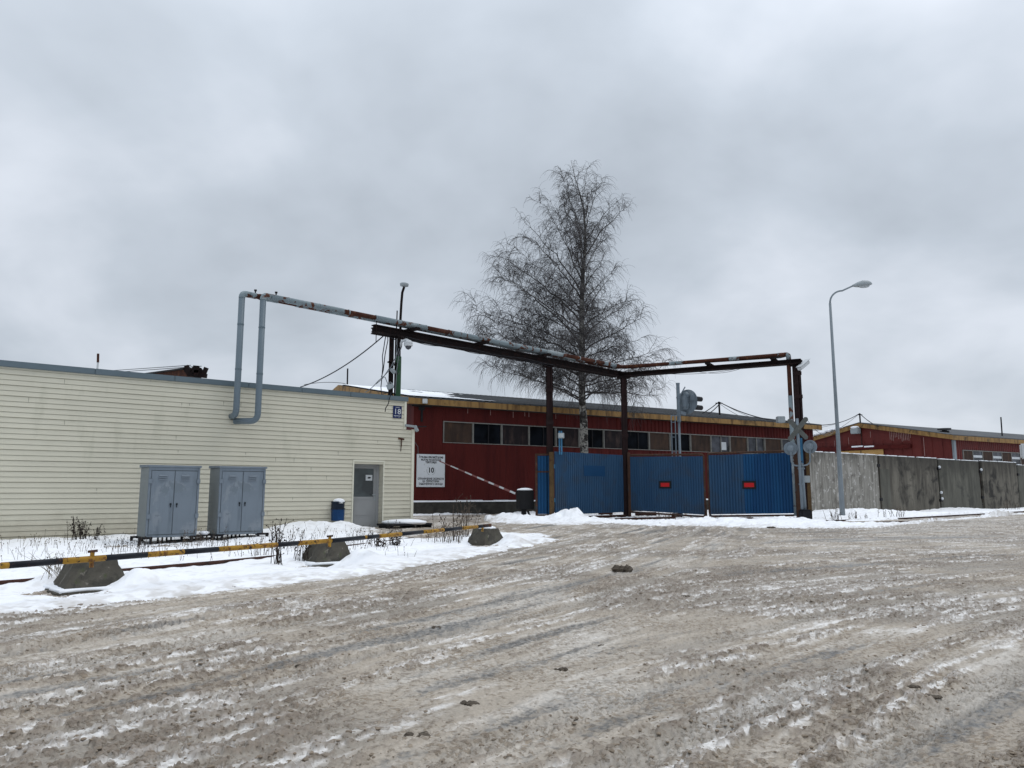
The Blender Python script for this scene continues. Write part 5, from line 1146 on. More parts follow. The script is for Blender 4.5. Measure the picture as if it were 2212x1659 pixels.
# ------------------------------------------------------------ railway signal seen from behind
sY = 38.4; t_ = thing('railway_signal', 'grey railway signal seen from behind, oval backboard, two hooded lamps and ladder', 'railway signal', AT(1466, 1115, sY))
top = AT(1465, 829, sY); a = AT(1466, 890, sY)
xs = top.x; MB().tube([(a.x, sY, 0), (a.x, sY, 4.75)], .062, 12).build('pole', 'grey', t_, smooth=True)
MB().tube([(a.x, sY, 4.75), (a.x, sY, top.z)], .088, 14).tube([(a.x, sY, top.z-.02), (a.x, sY, top.z+.04)], .10, 14).build('upper_pole', 'grey', t_, smooth=False)
dc = AT(1484, 868, sY-.0); rx = (AT(1503, 868, sY).x-AT(1468, 868, sY).x)/2+.06; rz_ = (AT(1484, 843, sY).z-AT(1484, 896, sY).z)/2
ax = Vector((.82, .57, 0)).normalized(); sd_ = Vector((ax.y, -ax.x, 0)); rw_ = .66
ring = []
for k in range(36):
    A = 2*math.pi*k/36; cx_ = math.cos(A); sx_ = math.sin(A); f_ = 0 if abs(sx_) < 1e-9 else 0
    ring.append(dc+sd_*(rw_*cx_)+Vector((0, 0, (rz_-rw_*.85)*(1 if sx_ > 0 else -1)+rw_*.85*sx_)))
MB().prism(ring, ax*.03).build('backboard', 'grey', t_, bevel=.008)
m_ = MB(); hb = dc-ax*.02; 
m_.tube([hb-ax*.02+Vector((-.0, 0, .30)), hb-ax*.16+Vector((0, 0, .30))], .21, 16); m_.tube([hb+Vector((0, 0, -.22)), hb-ax*.16+Vector((0, 0, -.22))], .19, 16); m_.box(hb-ax*.11+Vector((0, 0, .02)), ax*.18, sd_*.32, (0, 0, .6)); m_.box(hb-ax*.05, ax*.03, sd_*1.15, (0, 0, .03)); m_.build('housing', 'grey', t_, bevel=.02)
for k, zz_ in enumerate((.20, -.24)):
    m_ = MB(); c0 = dc+ax*.03+Vector((0, 0, zz_)); n_ = 16; i0 = len(m_.v)
    m_.tube([c0, c0+ax*1.02], [.145, .125], 16, caps=True); m_.build('lamp_hood', 'blackst', t_, smooth=True)
m_ = MB(); q = Vector((a.x, sY-.0, 0))
for zz_ in (AT(0, 859, sY).z, AT(0, 888, sY).z, AT(0, 897, sY).z, AT(0, 909, sY).z): m_.tube([(a.x, sY, zz_-.025), (a.x, sY, zz_+.025)], .11, 12); 
m_.bar(Vector((a.x, sY, AT(0, 861, sY).z)), dc-ax*.1+Vector((0, 0, .75)), .05, .06); m_.bar(Vector((a.x, sY, AT(0, 890, sY).z)), dc-ax*.1+Vector((0, 0, -.62)), .06, .16); m_.build('bracket', 'grey', t_)
ld = MB(); lx0 = AT(1450.5, 940, sY).x; lx1 = AT(1459, 940, sY).x; ly = sY-.05; lt_ = AT(0, 897, sY).z
for xx_ in (lx0, lx1): ld.box((xx_, ly, lt_/2), (.045, 0, 0), (0, .045, 0), (0, 0, lt_))
zz_ = .3
while zz_ < lt_-.3: ld.box(((lx0+lx1)/2, ly, zz_), (lx1-lx0, 0, 0), (0, .03, 0), (0, 0, .03)); zz_ += .74
ld.bar((lx0, ly, lt_-.02), (a.x, ly, lt_-.02), .05, .05); ld.build('ladder', 'grey', t_)

# ------------------------------------------------------------ level crossing signal
cY = 31.6; base = AT(1735, 1112, cY); t_ = thing('crossing_signal', 'grey level crossing signal with saltire back and two round lamps seen from behind', 'crossing signal', (base.x, cY, .1))
Z_ = lambda y: EYE+ray(1725, y)[1]*cY
px_at = lambda x, y, o=0: AT(x, y, cY+o)
t1_ = px_at(1721.5, 904, -.1); b1_ = px_at(1733, 1100, -.1)
# main post slightly leaning, second stub post behind
MB().tube([px_at(1739.5, 1115), px_at(1731, 1000)], .075, 12).build('stub_post', 'grey', t_, smooth=True)
MB().tube([b1_, t1_], .058, 12).build('pole', 'grey', t_, smooth=True)
m_ = MB()
for y_ in (1012, 1046): m_.bar(px_at(1724+(y_-1000)*.07, y_, -.1), px_at(1737, y_), .09, .07)
build_each(m_, 'clamp', 'grey', t_); MB().box(px_at(1739.5, 1112), (.42, 0, 0), (0, .4, 0), (0, 0, .42)).build('base', 'blackst', t_, bevel=.04)
cc = px_at(1723, 929, -.12)
def blade(a, b, w):
    a = Vector(a); b = Vector(b); d = (b-a).normalized(); s_ = d.cross(Vector((0, 1, 0))).normalized()*w/2; tip = d*w*.28
    return [a+s_-0*tip, a+tip*-1+s_*.3, a-tip-s_*.3, a-s_, b-s_, b+tip-s_*.3, b+tip+s_*.3, b+s_]
bl = []
m_ = MB().prism(blade(px_at(1704.5, 908, -.16), px_at(1742.5, 946, -.16), .19), (0, .02, 0)); m_.prism(blade(px_at(1742, 904, -.20), px_at(1706, 949, -.20), .19), (0, .02, 0)); m_.build('saltire', 'crossb', t_)
def lamp(px, py, s_, name='lamp'):
    c = px_at(px, py, -.15); ax_ = Vector((.50 if s_ > 0 else .35, .87, 0)).normalized()
    d_ = MB().lathe(c, ax_, [(0, .02), (0, .265), (.03, .275), (.05, .26), (.05, .02)], 28).build('lamp', 'grey', t_, smooth=False)
    MB().lathe(c, ax_, [(-.20, .04), (-.19, .09), (-.15, .10), (-.14, .135), (-.05, .14), (.0, .15)], 20).build('lamp_housing', 'grey', d_, smooth=False)
    MB().lathe(c+ax_*.05, ax_, [(0, .11), (.50, .09), (.51, .02)], 14).build('lamp_hood', 'blackst', d_, smooth=True)
    MB().tube([c-ax_*.1+Vector((0, 0, -.12)), c-ax_*.1+Vector((0, 0, -.26))], .04, 8).build('neck', 'grey', d_)
    return c-ax_*.1+Vector((0, 0, -.22))
lL = lamp(1708, 969, -1); lR = lamp(1749.5, 965, 1)
jn = px_at(1729, 1006, -.1)
MB().tube(arc_pipe([lL, Vector((lL.x, lL.y, jn.z)), jn], .03, bend=.25), .032, 8).tube(arc_pipe([lR, Vector((lR.x, lR.y, jn.z+.02)), jn], .03, bend=.25), .032, 8).build('lamp_arm', 'grey', t_, smooth=True)
q = px_at(1742, 1035, .1); tag(MB().box(q, (.26, 0, 0), (0, .14, 0), (0, 0, .28)).build('junction_box', 'greybox', bevel=.015), 'small grey junction box between the crossing signal and the fence', 'junction box')
q = px_at(1738, 1020, .15); tag(MB().box((q.x-.05, q.y+.1, 1.9), (.09, 0, 0), (0, .1, 0), (0, 0, 3.2)).build('signal_conduit', 'bluepost'), 'blue painted upright conduit behind the crossing signal', 'conduit')

# ------------------------------------------------------------ concrete fence
FZ = 3.3; f0 = G(1746, 975.5, FZ); f1 = G(2212, 1000.5, FZ); FN = Line(f0[:2], (f1-f0)[:2])
fe = thing('concrete_fence', 'tall weathered concrete panel fence running right from the gates', 'fence', FN.w(5, 0, 0))
fd = [1746.5, 1896, 1901.5, 2027, 2030, 2117, 2122.5, 2198, 2203]
ts = [FN.sz(x, 1040)[0] for x in fd]+[FN.sz(2203, 1040)[0]+5.2]
def rough_panel(t0, t1, z0, z1, o, th, mat, rag=.0, seed=0, mold=False):
    m_ = MB(); nx, nz = 40, 26; rs = random.Random(seed); ix = {}
    for i in range(nx+1):
        for j in range(nz+1):
            f = i/nx; g = j/nz; t = t0+(t1-t0)*f; z = z0+(z1-z0)*g
            if i == 0: t += rs.uniform(0, rag)
            if i == nx: t -= rs.uniform(0, rag*.4)
            if j == nz: z -= rs.uniform(0, .012)
            oo = o+rs.uniform(-.003, .003)
            ix[i, j] = len(m_.v); m_.v.append(tuple(FN.w(t, z, oo)))
    for i in range(nx):
        for j in range(nz): m_.f.append((ix[i, j], ix[i+1, j], ix[i+1, j+1], ix[i, j+1]))
    m_.lbox(FN, t0+rag, t1-rag*.4, z0, z1-.012, o-th, o-.006)
    return m_.build('panel', mat, fe)
specs = [(ts[0], ts[1], .06, 'fence1', .05), (ts[2], ts[3], 0, 'fence2', .012), (ts[4], ts[5], 0, 'fence3', .012), (ts[6], ts[7], .02, 'fence2', .012), (ts[8], ts[9], -.1, 'fence3', .012)]
drop = [0, .0, -.03, 0, -.14]
for k, (a, b, o, mt, rg_) in enumerate(specs):
    zt = FZ+drop[k]; p = rough_panel(a, b, -.1, zt, o, .14, mt, rg_, k)
    m_ = MB(); n_ = 30; rs = random.Random(k+50)
    for i in range(n_):
        x0 = a+(b-a)*i/n_; x1 = a+(b-a)*(i+1)/n_
        if rs.random() < .85: h_ = .03+.02*rs.random(); m_.lbox(FN, x0, x1, zt-.004, zt+h_, o-.13, o-.005)
    m_.build('snow_cap', 'snowc', p)
m_ = MB()
for a, b in ((ts[1], ts[2]), (ts[3], ts[4]), (ts[5], ts[6]), (ts[7], ts[8])): m_.lbox(FN, a-.08, b+.08, -.1, FZ-.02, -.22, -.15)
build_each(m_, 'joint_post', 'beam', fe)
jh = MB(); 
for tq, zz_ in ((ts[1]+.06, 2.75), (ts[1]+.1, .9), (ts[3]+.05, 2.7), (ts[5]+.06, 2.6), (ts[5]+.08, .95), (ts[7]+.06, 2.5), (ts[3]+.05, .8)): jh.lbox(FN, tq-.14, tq+.14, zz_-.10, zz_+.06, -.02, .10)
build_each(jh, 'tie_plate', 'blackst', fe, bevel=.01)
ji = MB()
for tq, zz_ in ((ts[3]+.02, 2.78), (ts[3]+.02, 1.25), (ts[3]+.08, .88), (ts[5]+.05, 2.72)): ji.blob(FN.w(tq, zz_, .12), .09, .06, .09, 8, 5, .1)
build_each(ji, 'mortar_lump', 'offwhite', fe)
m_ = MB(); m_.lbox(FN, ts[2]+.02, ts[2]+1.05, .1, 2.55, .0, .006); m_.build('repair_patch', 'fence3', fe)

# ------------------------------------------------------------ street lamp
lb = AT(1820, 1113, 36.3); t_ = thing('street_lamp', 'tall slender grey street lamp with curved arm before the concrete fence', 'street lamp', (lb.x, lb.y, .15))
zt = AT(1792, 655, 36.3).z
pts = [(lb.x, lb.y, .1), (lb.x, lb.y, 4.6), (lb.x, lb.y, zt)]
MB().tube(pts, [.125, .085, .058], 14).build('pole', 'greyl', t_, smooth=True)
hd = AT(1841, 618, 36.3)
pp_ = []
for k in range(9):
    A = math.pi/2*k/8; pp_.append((lb.x+.62*(1-math.cos(A)), lb.y, zt+.62*math.sin(A)))
pp_.append((hd.x, lb.y, hd.z)); 
MB().tube(pp_, .042, 10).build('arm', 'greyl', t_, smooth=True)
ax_ = Vector((1, 0, .10)).normalized(); c = hd
m_ = MB(); n_ = 14; secs = [(0, .06, .06), (.10, .10, .10), (.25, .18, .17), (.5, .23, .23), (.75, .21, .20), (.9, .13, .12), (.97, .03, .04)]
i0 = 0
for (s_, w_, h_) in secs:
    for j in range(n_):
        A = 2*math.pi*j/n_; zz_ = math.sin(A)*h_; zz_ = max(zz_, -h_*.25); q = c+ax_*s_; m_.v.append((q.x, q.y+math.cos(A)*w_, q.z+zz_))
for k in range(len(secs)-1):
    for j in range(n_): a = k*n_+j; b = k*n_+(j+1) % n_; m_.f.append((a, b, b+n_, a+n_))
m_.f.append(tuple(range(n_))); m_.f.append(tuple((len(secs)-1)*n_+j for j in range(n_))); m_.build('lamp_head', 'greybox', t_, smooth=True)
MB().blob(c+ax_*.55-Vector((0, 0, .05)), .30, .15, .10, 14, 6, 0).build('lamp_glass', 'lens', t_, smooth=True)

# white edged mirror board at the right image border
q = AT(2211, 975, 24); t_ = thing('road_mirror', 'white cased upright mirror on a dark stem at the extreme right edge', 'mirror', (q.x+.15, q.y, 0))
MB().box((q.x+.05, q.y, q.z), (.32, 0, 0), (0, .1, 0), (0, 0, .48)).build('casing', 'white', t_, bevel=.045)
MB().box((q.x+.12, q.y-.055, q.z+.0), (.22, 0, 0), (0, .02, 0), (0, 0, .38)).build('mirror_glass', M['glassg'], t_); MB().tube([(q.x+.2, q.y+.08, 0), (q.x+.2, q.y+.08, q.z+.3)], .035, 8).build('stem', 'blackst', t_)

# ------------------------------------------------------------ concrete blocks and striped pipe rail
def block(px, py_base, size, height, rot, label, wid):
    p = G(px, py_base, .02); x, y = p.x, p.y; b = wid/2; tp = b*.62; m_ = MB(); rs = random.Random(int(px)); nseg = 7
    ring = lambda h_, z_: [Vector((x+(cx_*math.cos(rot)-cy_*math.sin(rot))*h_, y+(cx_*math.sin(rot)+cy_*math.cos(rot))*h_, z_)) for cx_, cy_ in ((-1, -1), (1, -1), (1, 1), (-1, 1))]
    def fine_ring(h_, z_, jit):
        r_ = ring(h_, z_); o = []
        for k in range(4):
            for q in range(nseg):
                v_ = r_[k].lerp(r_[(k+1) % 4], q/nseg); o.append(v_+Vector((rs.uniform(-jit, jit), rs.uniform(-jit, jit), rs.uniform(-jit, jit)*.6)))
        return o
    zs = [-.06+(height+.06)*k/6 for k in range(7)]; rings = [fine_ring(b+(tp-b)*(max(zq, 0)/height), zq, .013 if 0 < k else .0) for k, zq in enumerate(zs)]
    for r_ in rings: m_.v += [tuple(q) for q in r_]
    n = 4*nseg
    for k in range(6):
        for j in range(n): m_.f.append((k*n+j, k*n+(j+1) % n, (k+1)*n+(j+1) % n, (k+1)*n+j))
    m_.f.append(tuple(6*n+j for j in range(n)))
    t_ = thing('concrete_block', label, 'concrete block', (x, y, 0), 'tapered concrete blocks under the striped rail')
    m_.build('body', 'block', t_)
    sc = MB().blob((x+.02, y, height+.005), tp*1.0, tp*.92, .06, 16, 6, .10); sc.build('snow_cap', 'snowc', t_, smooth=True)
    if size:
        sk = MB(); q = ring(b*1.28, 0); q = [v_+Vector((0, 0, tz(x, y)-.02)) for v_ in q]; sk.hexa(q, [v_+Vector((0, 0, .055)) for v_ in q]); sk.build('foot_slab', 'block', t_, bevel=.01)
        q2 = ring(b*1.22, 0); cs_ = []
        for k in range(4):
            for q_ in range(5): v_ = q2[k].lerp(q2[(k+1) % 4], q_/5); cs_.append(v_+Vector((rs.uniform(-.07, .05), rs.uniform(-.05, .07), tz(x, y)+.030)))
        MB().hexa(cs_, [v_.lerp(Vector((x, y, v_.z)), .05)+Vector((0, 0, .035+rs.uniform(0, .012))) for v_ in cs_]).build('snow_drift', 'snowc', t_, smooth=True)
    return Vector((x, y, height))
k1 = block(195, 1270, True, .41, R(40), 'tapered concrete block nearest the camera at the left, half drifted with snow', .80)
k2 = block(706, 1217, True, .41, R(38), 'tapered concrete block in the middle of the striped rail, on a cracked slab', .76)
k3 = block(1050, 1179, False, .43, R(42), 'tapered concrete block at the far right end of the striped rail', .70)
def striped(a, b, segs, r, label, post_at=None):
    t_ = thing('striped_rail', label, 'barrier rail', ((a.x+b.x)/2, (a.y+b.y)/2, 0), 'yellow and black pipe rails on the blocks')
    for (f0_, f1_, c_) in segs: MB().tube([a.lerp(b, f0_), a.lerp(b, f1_)], r, 14).build('yellow_band' if c_ == 'y' else 'black_band', 'yellow' if c_ == 'y' else 'blackp', t_, smooth=False).data.shade_smooth()
    return t_
def seg_px(pa, pb, marks):   # marks: px of colour changes; first colour first
    return marks
pz = .50
A_ = G(5, 1222, pz); B_ = G(714, 1168, pz); rp = .037
# fraction along from image column (perspective correct)
def frac(A, B, px): a, b = ray(px, 1190); return (a*A.y-A.x)/((B.x-A.x)-a*(B.y-A.y))
def mkseg(A, B, cols): return [(frac(A, B, c0), frac(A, B, c1), k) for c0, c1, k in cols]
r1 = striped(A_, B_, mkseg(A_, B_, [(5, 20, 'y'), (20, 134, 'b'), (134, 228, 'y'), (228, 316, 'b'), (316, 393, 'y'), (393, 470, 'b'), (470, 516, 'y'), (516, 580, 'b'), (580, 588, 'b'), (588, 714, 'y')]) if False else mkseg(A_, B_, [(5, 20, 'y'), (20, 134, 'b'), (134, 228, 'y'), (228, 317, 'b'), (317, 396, 'y'), (396, 470, 'b'), (470, 515, 'y'), (515, 588, 'y') , ]) if False else mkseg(A_, B_, [(5, 20, 'y'), (20, 134, 'b'), (134, 228, 'y'), (228, 317, 'b'), (317, 396, 'y'), (396, 470, 'b'), (470, 597, 'y'), (597, 641, 'b'), (641, 714, 'y')]), rp, 'left striped yellow and black pipe rail from the frame edge to the middle block')
A2 = G(716, 1168, pz); B2 = G(1048, 1136, pz+.02)
r2 = striped(A2, B2, mkseg(A2, B2, [(716, 785, 'b'), (785, 790, 'y'), (790, 816, 'b'), (816, 865, 'y'), (865, 912, 'b'), (912, 957, 'y'), (957, 996, 'b'), (996, 1030, 'y'), (1030, 1048, 'b')]), rp, 'right striped yellow and black pipe rail from the middle block to the far block')
for r_, P_, zz_ in ((r1, A_.lerp(B_, frac(A_, B_, 200)), .585), (r1, B_.lerp(A_, .004), .57), (r2, A2.lerp(B2, frac(A2, B2, 1042)), .53)):
    m_ = MB().tube([(P_.x, P_.y, .40), (P_.x, P_.y, zz_)], .026, 8); m_.build('rail_post', 'yellow', r_); MB().bar((P_.x-.045, P_.y, zz_), (P_.x+.05, P_.y, zz_+.01), .05, .03).build('post_top', 'gframe', r_)
q = r2; P_ = A2.lerp(B2, 1.0); MB().bar(P_-Vector((.09, .1, 0)), P_+Vector((.13, .05, .01)), .06, .07).build('end_plate', 'gframe', r2)
def ground_rail(pts, label):
    P_ = [G(a, b, .135) for a, b in pts]; m_ = MB()
    for a, b in zip(P_[:-1], P_[1:]): m_.bar(a, b, .055, .03); m_.bar(a-Vector((0, 0, .04)), b-Vector((0, 0, .04)), .02, .07); m_.bar(a-Vector((0, 0, .08)), b-Vector((0, 0, .08)), .11, .02)
    tag(m_.build('rail', 'rail'), label, 'rail', 'old railway rails')
def ground_pipe(pts, label):
    P_ = [G(a, b, .10) for a, b in pts]; tag(MB().tube(P_, .034, 8).build('rail', 'rail', smooth=True), label, 'rail', 'old railway rails')
ground_pipe([(-60, 1264), (60, 1255), (262, 1233), (470, 1215), (665, 1196)], 'thin rusty rail low over the snow behind the left striped rail')
ground_pipe([(665, 1196), (755, 1180), (892, 1163)], 'thin rusty rail low over the snow behind the right striped rail')

# ------------------------------------------------------------ weeds
def weed(px, py, h, n, spread, label, mat='stem', z0=.08, heads=True, r=.0035, lean=0.0, seed=1, leafy=False):
    p = G(px, py, z0); rs = random.Random(seed); m_ = MB(); hm_ = MB(); zt0 = snow_top(p.x, p.y)-.03
    def ht(x, y): return zt0
    for k in range(n):
        x0 = p.x+rs.gauss(0, spread*.45); y0 = p.y+rs.gauss(0, spread*.35); L = h*rs.uniform(.45, 1.05); a = rs.uniform(0, 6.28); le = rs.uniform(.02, .35)+abs(lean)
        dx_ = math.cos(a)*le+lean; dy_ = math.sin(a)*le; pts = []
        cv = rs.uniform(-.4, .5)
        for q in range(6):
            f = q/5; pts.append(Vector((x0+dx_*L*f*(1+cv*f), y0+dy_*L*f, zt0+L*f*(1-.25*le*f*f))))
        m_.tube(pts, [r*1.15*(1-.6*q/5) for q in range(6)], 4, caps=False)
        for q in range(rs.randint(1, 4)):
            f = rs.uniform(.35, .95); i = int(f*5); b = pts[i].lerp(pts[min(i+1, 5)], f*5-i); A = rs.uniform(0, 6.28); l2 = L*rs.uniform(.08, .28)
            e_ = b+Vector((math.cos(A)*l2*.7, math.sin(A)*l2*.7, l2*rs.uniform(.2, .9))); m_.tube([b, b.lerp(e_, .5)+Vector((0, 0, l2*.1)), e_], r*.6, 4, caps=False)
            if heads and rs.random() < .7: s_ = rs.uniform(.006, .013)*(h/.5)**.5; hm_.blob(e_, s_, s_, s_*1.2, 5, 3, .3, rs)
        if heads:
            for q in range(rs.randint(1, 4)):
                e_ = pts[-1]-(pts[-1]-pts[-2])*rs.random()*.8; s_ = rs.uniform(.005, .011)*(h/.5)**.5; hm_.blob(e_, s_, s_, s_*1.5, 5, 3, .3, rs)
        if leafy:
            for q in range(5):
                f = rs.uniform(.2, .9); i = int(f*5); b = pts[i].lerp(pts[i+1], f*5-i); A = rs.uniform(0, 6.28); l2 = rs.uniform(.04, .10); s_ = Vector((math.cos(A), math.sin(A), -.6))*l2; w_ = Vector((-math.sin(A), math.cos(A), .2))*l2*.22
                hm_.poly([b, b+s_*.5+w_, b+s_, b+s_*.5-w_])
    i_ = len(m_.v); m_.v += hm_.v; m_.f += [tuple(i_+q for q in f) for f in hm_.f]
    t_ = m_.build('dry_weed', mat); tag(t_, label, 'dry weed', 'dry weeds standing in the snow')
weed(172, 1168, .62, 26, .34, 'dense clump of curled dead weeds against the cream wall at left', 'stemd', .1, True, .006, seed=2, leafy=True)
weed(215, 1170, .45, 8, .2, 'smaller dead weed just right of the dense wall clump', 'stemd', .1, True, .005, seed=21, leafy=True)
weed(75, 1180, .30, 12, .5, 'sparse low weeds on the snow at far left behind the rail', 'grass', .1, seed=3)
weed(270, 1192, .32, 14, .4, 'low brown weeds just behind the first block', 'stemd', .1, seed=4)
weed(312, 1195, .38, 12, .25, 'dark weed stalks left of the first cabinet foot', 'stemd', .1, seed=41)
weed(130, 1262, .40, 40, .22, 'tuft of dry yellowish grass left of the nearest block', 'grass', .05, False, .003, -.35, seed=5)
weed(105, 1250, .36, 5, .15, 'few thin leaning stalks under the left rail end', 'stemd', .05, True, .003, seed=51)
weed(430, 1180, .45, 20, .75, 'thin dark weeds before the first grey cabinet', 'stem', .08, seed=6)
weed(480, 1185, .30, 18, .6, 'low weeds between the two grey cabinets', 'stemd', .08, seed=61)
weed(560, 1200, .38, 18, .45, 'scattered brown weeds before the second cabinet', 'stem', .08, seed=7)
weed(598, 1222, .82, 15, .14, 'tall clump of dark stalks crossing the striped rail between the blocks', 'stemd', .05, True, .006, seed=8)
weed(652, 1215, .55, 18, .22, 'bushy dark weed just left of the middle block', 'stemd', .05, True, .005, seed=9)
weed(625, 1190, .50, 22, .6, 'many thin stalks behind the rail left of the middle block', 'stem', .08, seed=91)
weed(780, 1182, .42, 18, .5, 'thin brown stalks behind the rail right of the middle block', 'stem', .08, seed=10)
weed(818, 1187, .34, 14, .14, 'shrivelled dark leafy weed under the right rail, left one', 'stemd', .05, True, .006, seed=11, leafy=True)
weed(852, 1182, .45, 16, .14, 'shrivelled dark leafy weed under the right rail, right one', 'stemd', .05, True, .006, seed=12, leafy=True)
weed(835, 1165, .55, 8, .4, 'thin tall stalks before the snowy pallet', 'stem', .08, seed=13)
weed(976, 1173, .72, 34, .42, 'tangled brown bush left of the far concrete block', 'stem', .08, True, .006, seed=14)
weed(1000, 1165, 1.1, 14, .3, 'tall thin reddish stalks rising above the rail by the far block', 'stem', .08, True, .006, seed=15)
weed(940, 1172, .35, 14, .5, 'low weeds in the snow left of the tangled bush', 'stem', .08, seed=16)
for (px, py, h_, lab, sd_) in ((1800, 1117, .6, 'dead twiggy weed in the snow left of the street lamp foot', 31), (1930, 1112, .55, 'dry grass clump at the foot of the first fence joint', 32), (2185, 1098, .6, 'dead weeds in the snow at the far right fence', 33), (1440, 1118, .4, 'sparse weeds under the framed gates', 34), (1850, 1114, .35, 'low weed right of the street lamp foot', 35)):
    weed(px, py, h_, 16, .5, lab, 'stem', .3, False, .009, seed=sd_)
# low weeds nobody could count
m_ = MB(); rs = random.Random(77)
for k in range(420):
    f = rs.random(); px = rs.uniform(-40, 900); py = 1165+rs.random()**1.3*55-(px/900)*14; p = G(px, py, .08)
    if p.y > BEI.P.y+(p.x-BEI.P.x)*.831-.5: continue
    L = rs.uniform(.06, .26); a = rs.uniform(0, 6.28); z0 = snow_top(p.x, p.y)-.01; l_ = rs.uniform(.1, .6)
    e_ = Vector((p.x+math.cos(a)*L*l_, p.y+math.sin(a)*L*l_, z0+L)); m_.tube([(p.x, p.y, z0), ((p.x+e_.x)/2, (p.y+e_.y)/2, z0+L*.6), e_], [.0035, .003, .0015], 4, caps=False)
    if rs.random() < .5: m_.blob(e_, .010, .010, .012, 5, 3, .3, rs)
tag(m_.build('weed_stubble', 'stem'), 'sparse dead weed stubble poking through the snow strip before the office', 'weeds', kind='stuff')

# ------------------------------------------------------------ birch
def birch():
    rs = random.Random(23); TY = 41.0
    w = lambda zx, zy: AT(1750/1.8228+zx*.3704, 580/1.8228+zy*.3704, TY)   # survey print of the tree
    tr_pts = [(815, 1800), (812, 1600), (803, 1480), (800, 1300), (803, 1100), (800, 1000), (803, 850), (808, 720), (818, 620), (822, 520), (818, 430), (812, 360), (790, 270), (762, 180), (738, 75)]
    P = [w(*q) for q in tr_pts]; base = Vector((P[0].x, TY, .05)); P = [base]+P[0:]
    rad = [.24, .225, .205, .19, .175, .155, .14, .125, .105, .085, .065, .052, .042, .03, .018, .008]
    root = thing('birch_tree', 'tall bare leafless birch with drooping twigs behind the blue gates', 'tree', base)
    tm = MB(); n = 14; tm.tube(P, rad, n); tr = tm.build('trunk', 'bark', root, smooth=True)
    limbs = MB(); twigs = MB(); cnt = [0]
    def tpos(z):
        for a, b, ra, rb in zip(P[:-1], P[1:], rad[:-1], rad[1:]):
            if a.z <= z <= b.z: f = (z-a.z)/(b.z-a.z); return a.lerp(b, f), ra+(rb-ra)*f
        return P[-1], .01
    def grow(p, d, L, nseg, up, wob, droop=0.0):
        pts = [p.copy()]; d = d.normalized(); s = L/nseg
        for k in range(nseg):
            f = k/nseg
            d = (d+Vector((rs.gauss(0, wob), rs.gauss(0, wob), rs.gauss(0, wob)))+Vector((0, 0, up*(1-f)-droop*f))).normalized(); pts.append(pts[-1]+d*s)
        return pts
    def twig(p, d, L):
        L *= 1.25-.45*min(1, max(0, (p.z-5)/12)); pts = [p]; d = d.normalized(); n_ = 4; s = L/n_
        for k in range(n_):
            d = (d+Vector((rs.gauss(0, .16), rs.gauss(0, .16), rs.gauss(0, .10)-.42))).normalized(); pts.append(pts[-1]+d*s)
        twigs.tube(pts, [.0062, .0056, .005, .0042, .0034], 3, caps=False); cnt[0] += 1
    def dressed(pts, L, lvl):
        n_ = len(pts)-1; k = 0
        dens = 7 if lvl == 1 else 10
        m_ = max(2, int(L*dens))
        for q in range(m_):
            f = .12+.88*(q+rs.random())/m_; i = min(int(f*n_), n_-1); b = pts[i].lerp(pts[i+1], f*n_-i); dd_ = (pts[i+1]-pts[i]).normalized()
            side = Vector((rs.gauss(0, 1), rs.gauss(0, 1), rs.gauss(.15, .55))); side = (side-dd_*side.dot(dd_)); side = side.normalized() if side.length > .01 else Vector((0, 0, 1))
            d2_ = dd_*rs.uniform(.5, 1.1)+side*.8
            if lvl == 1 and rs.random() < .62:
                l2 = rs.uniform(.5, 1.35)*(1-.45*f); sub = grow(b, d2_, l2, 5, .12, .13, .35); twigs.tube(sub, [.016*(1-f*.3)*(1-.12*j) for j in range(6)], 3, caps=False); dressed2(sub, l2)
            else: twig(b, d2_, rs.uniform(.4, 1.15))
    def dressed2(pts, L):
        m_ = max(5, int(L*10.5)); n_ = len(pts)-1
        for q in range(m_):
            f = .15+.85*(q+rs.random())/m_; i = min(int(f*n_), n_-1); b = pts[i].lerp(pts[i+1], f*n_-i); dd_ = (pts[i+1]-pts[i]).normalized()
            side = Vector((rs.gauss(0, 1), rs.gauss(0, 1), rs.gauss(0, .6))); twig(b, dd_*.7+side.normalized()*.6, rs.uniform(.3, 1.0))
    def limb(z0, tip, r0, dy):
        p, tr_ = tpos(z0); hi = min(1, max(0, (tip.z-7)/10)); T_ = tip.copy(); T_ = p.lerp(T_, .93); T_.y += dy; L = (T_-p).length*1.04; n_ = max(6, int(L/.45)); pts = []
        # arching path: leaves steeply, bends out
        c1 = p+Vector(((T_.x-p.x)*.28, (T_.y-p.y)*.28, (T_.z-p.z)*.40+L*.02)); 
        for k in range(n_+1):
            f = k/n_; q = p*(1-f)**2+c1*2*f*(1-f)+T_*f*f; a = .05*L*math.sin(math.pi*f)
            pts.append(q+Vector((rs.gauss(0, .045), rs.gauss(0, .045), rs.gauss(0, .04)))*min(1, f*4))
        limbs.tube(pts, [max(.8*r0*(1-.88*(k/n_)**.8), .007) for k in range(n_+1)], 6, caps=False)
        # secondaries
        m_ = int(L*3.5*(1-.38*hi))
        for q in range(m_):
            f = .16+.84*(q+rs.random())/m_; i = min(int(f*n_), n_-1); b = pts[i].lerp(pts[i+1], f*n_-i); dd_ = (pts[i+1]-pts[i]).normalized()
            side = Vector((rs.gauss(0, 1), rs.gauss(0, 1), rs.gauss(.25, .6))).normalized(); l2 = rs.uniform(.6, 1.9)*(1.15-.5*f)*min(1.25, L/4.6)*(1-.25*hi)
            sub = grow(b, dd_*.75+side*.75, l2, 6, .16, .12, .30); limbs.tube(sub, [max(.020*(1-f*.45)*(1-.13*j), .006) for j in range(7)], 4, caps=False); dressed(sub, l2, 1)
        dressed(pts[int(n_*.6):], L*.4, 2)
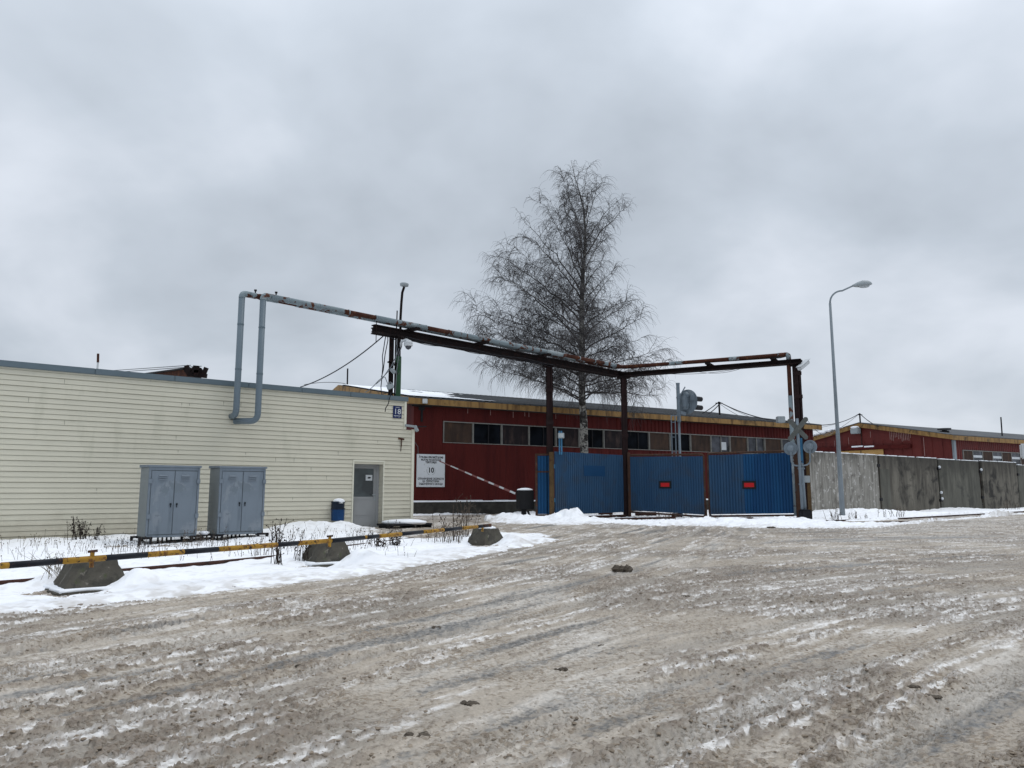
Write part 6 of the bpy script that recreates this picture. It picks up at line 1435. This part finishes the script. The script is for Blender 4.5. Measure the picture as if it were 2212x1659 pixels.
    L_ = [ # (trunk height zoom y, tip x, tip y, radius, depth offset)
     (1470, 300, 1300, .075, -.8), (1490, 260, 1240, .06, .9), (1400, 190, 1130, .06, -1.3), (1350, 380, 1120, .055, 1.5), (1290, 220, 1040, .055, 1.2), (1100, 330, 860, .05, 1.7), (1440, 470, 1290, .06, 1.2), (1500, 640, 1420, .045, -1.5), (1330, 250, 1180, .075, .6), (1240, 150, 960, .085, -.4), (1180, 100, 900, .06, 1.0), (1150, 300, 700, .085, .3),
     (1080, 240, 740, .06, -1.2), (1020, 280, 580, .08, .5), (980, 420, 700, .055, 1.6), (960, 390, 620, .05, -1.6), (900, 470, 500, .07, -.4), (860, 450, 400, .075, .4), (800, 560, 330, .06, -.8), (760, 600, 250, .055, .7), (700, 640, 200, .05, -.3), (640, 690, 160, .04, .5), (560, 660, 130, .035, -.4),
     (1480, 1010, 1360, .07, -.7), (1430, 1290, 1440, .085, .4), (1460, 1180, 1330, .06, 1.4), (1400, 1270, 1320, .065, -.9), (1290, 1120, 1180, .05, 1.6), (1380, 1200, 1250, .065, 1.3), (1340, 1260, 1190, .07, -.6), (1250, 1180, 1090, .065, .9), (1200, 1190, 1000, .07, -1.0), (1120, 1130, 860, .07, .3), (1050, 1100, 850, .055, 1.4), (1000, 1010, 720, .06, -.9), (930, 1020, 680, .055, .5), (850, 960, 600, .05, -.3), (760, 970, 450, .05, .9), (640, 1090, 320, .065, -.2), (560, 1050, 260, .05, .4), (480, 930, 170, .045, -.5), (420, 900, 200, .035, .6), (340, 830, 150, .03, -.3), (300, 700, 120, .03, .2)]
    for z0, tx, ty, r0, dy in L_: limb(w(800, z0).z, w(tx, ty), r0, dy*.9)
    # limbs towards and away from the viewer
    for k in range(20):
        zy = 1450-k*54; z0 = w(800, zy).z; sgn = 1 if k % 2 else -1; reach = 4.0*(1-k/24)+.5
        if k > 9 and k % 2: continue
        tip = w(800+rs.uniform(-150, 150)*(1-k/26), zy-130-rs.uniform(0, 190)); limb(z0, tip, .055*(1-k/30), sgn*reach*rs.uniform(.6, 1))
    # leader dressing
    for k in range(26):
        z0 = w(800, 150+rs.random()*520).z; p, _ = tpos(z0); a = rs.uniform(0, 6.28); l2 = rs.uniform(.5, 1.3); sub = grow(p, Vector((math.cos(a), math.sin(a), 1.0)), l2, 5, .1, .12, .3); limbs.tube(sub, [.014*(1-.13*j) for j in range(6)], 3, caps=False); dressed2(sub, l2)
    cr_ = limbs.build('crown', 'limb', root); tg = twigs.build('twigs', 'twig', cr_); print('twigs', cnt[0], len(twigs.f))
birch()
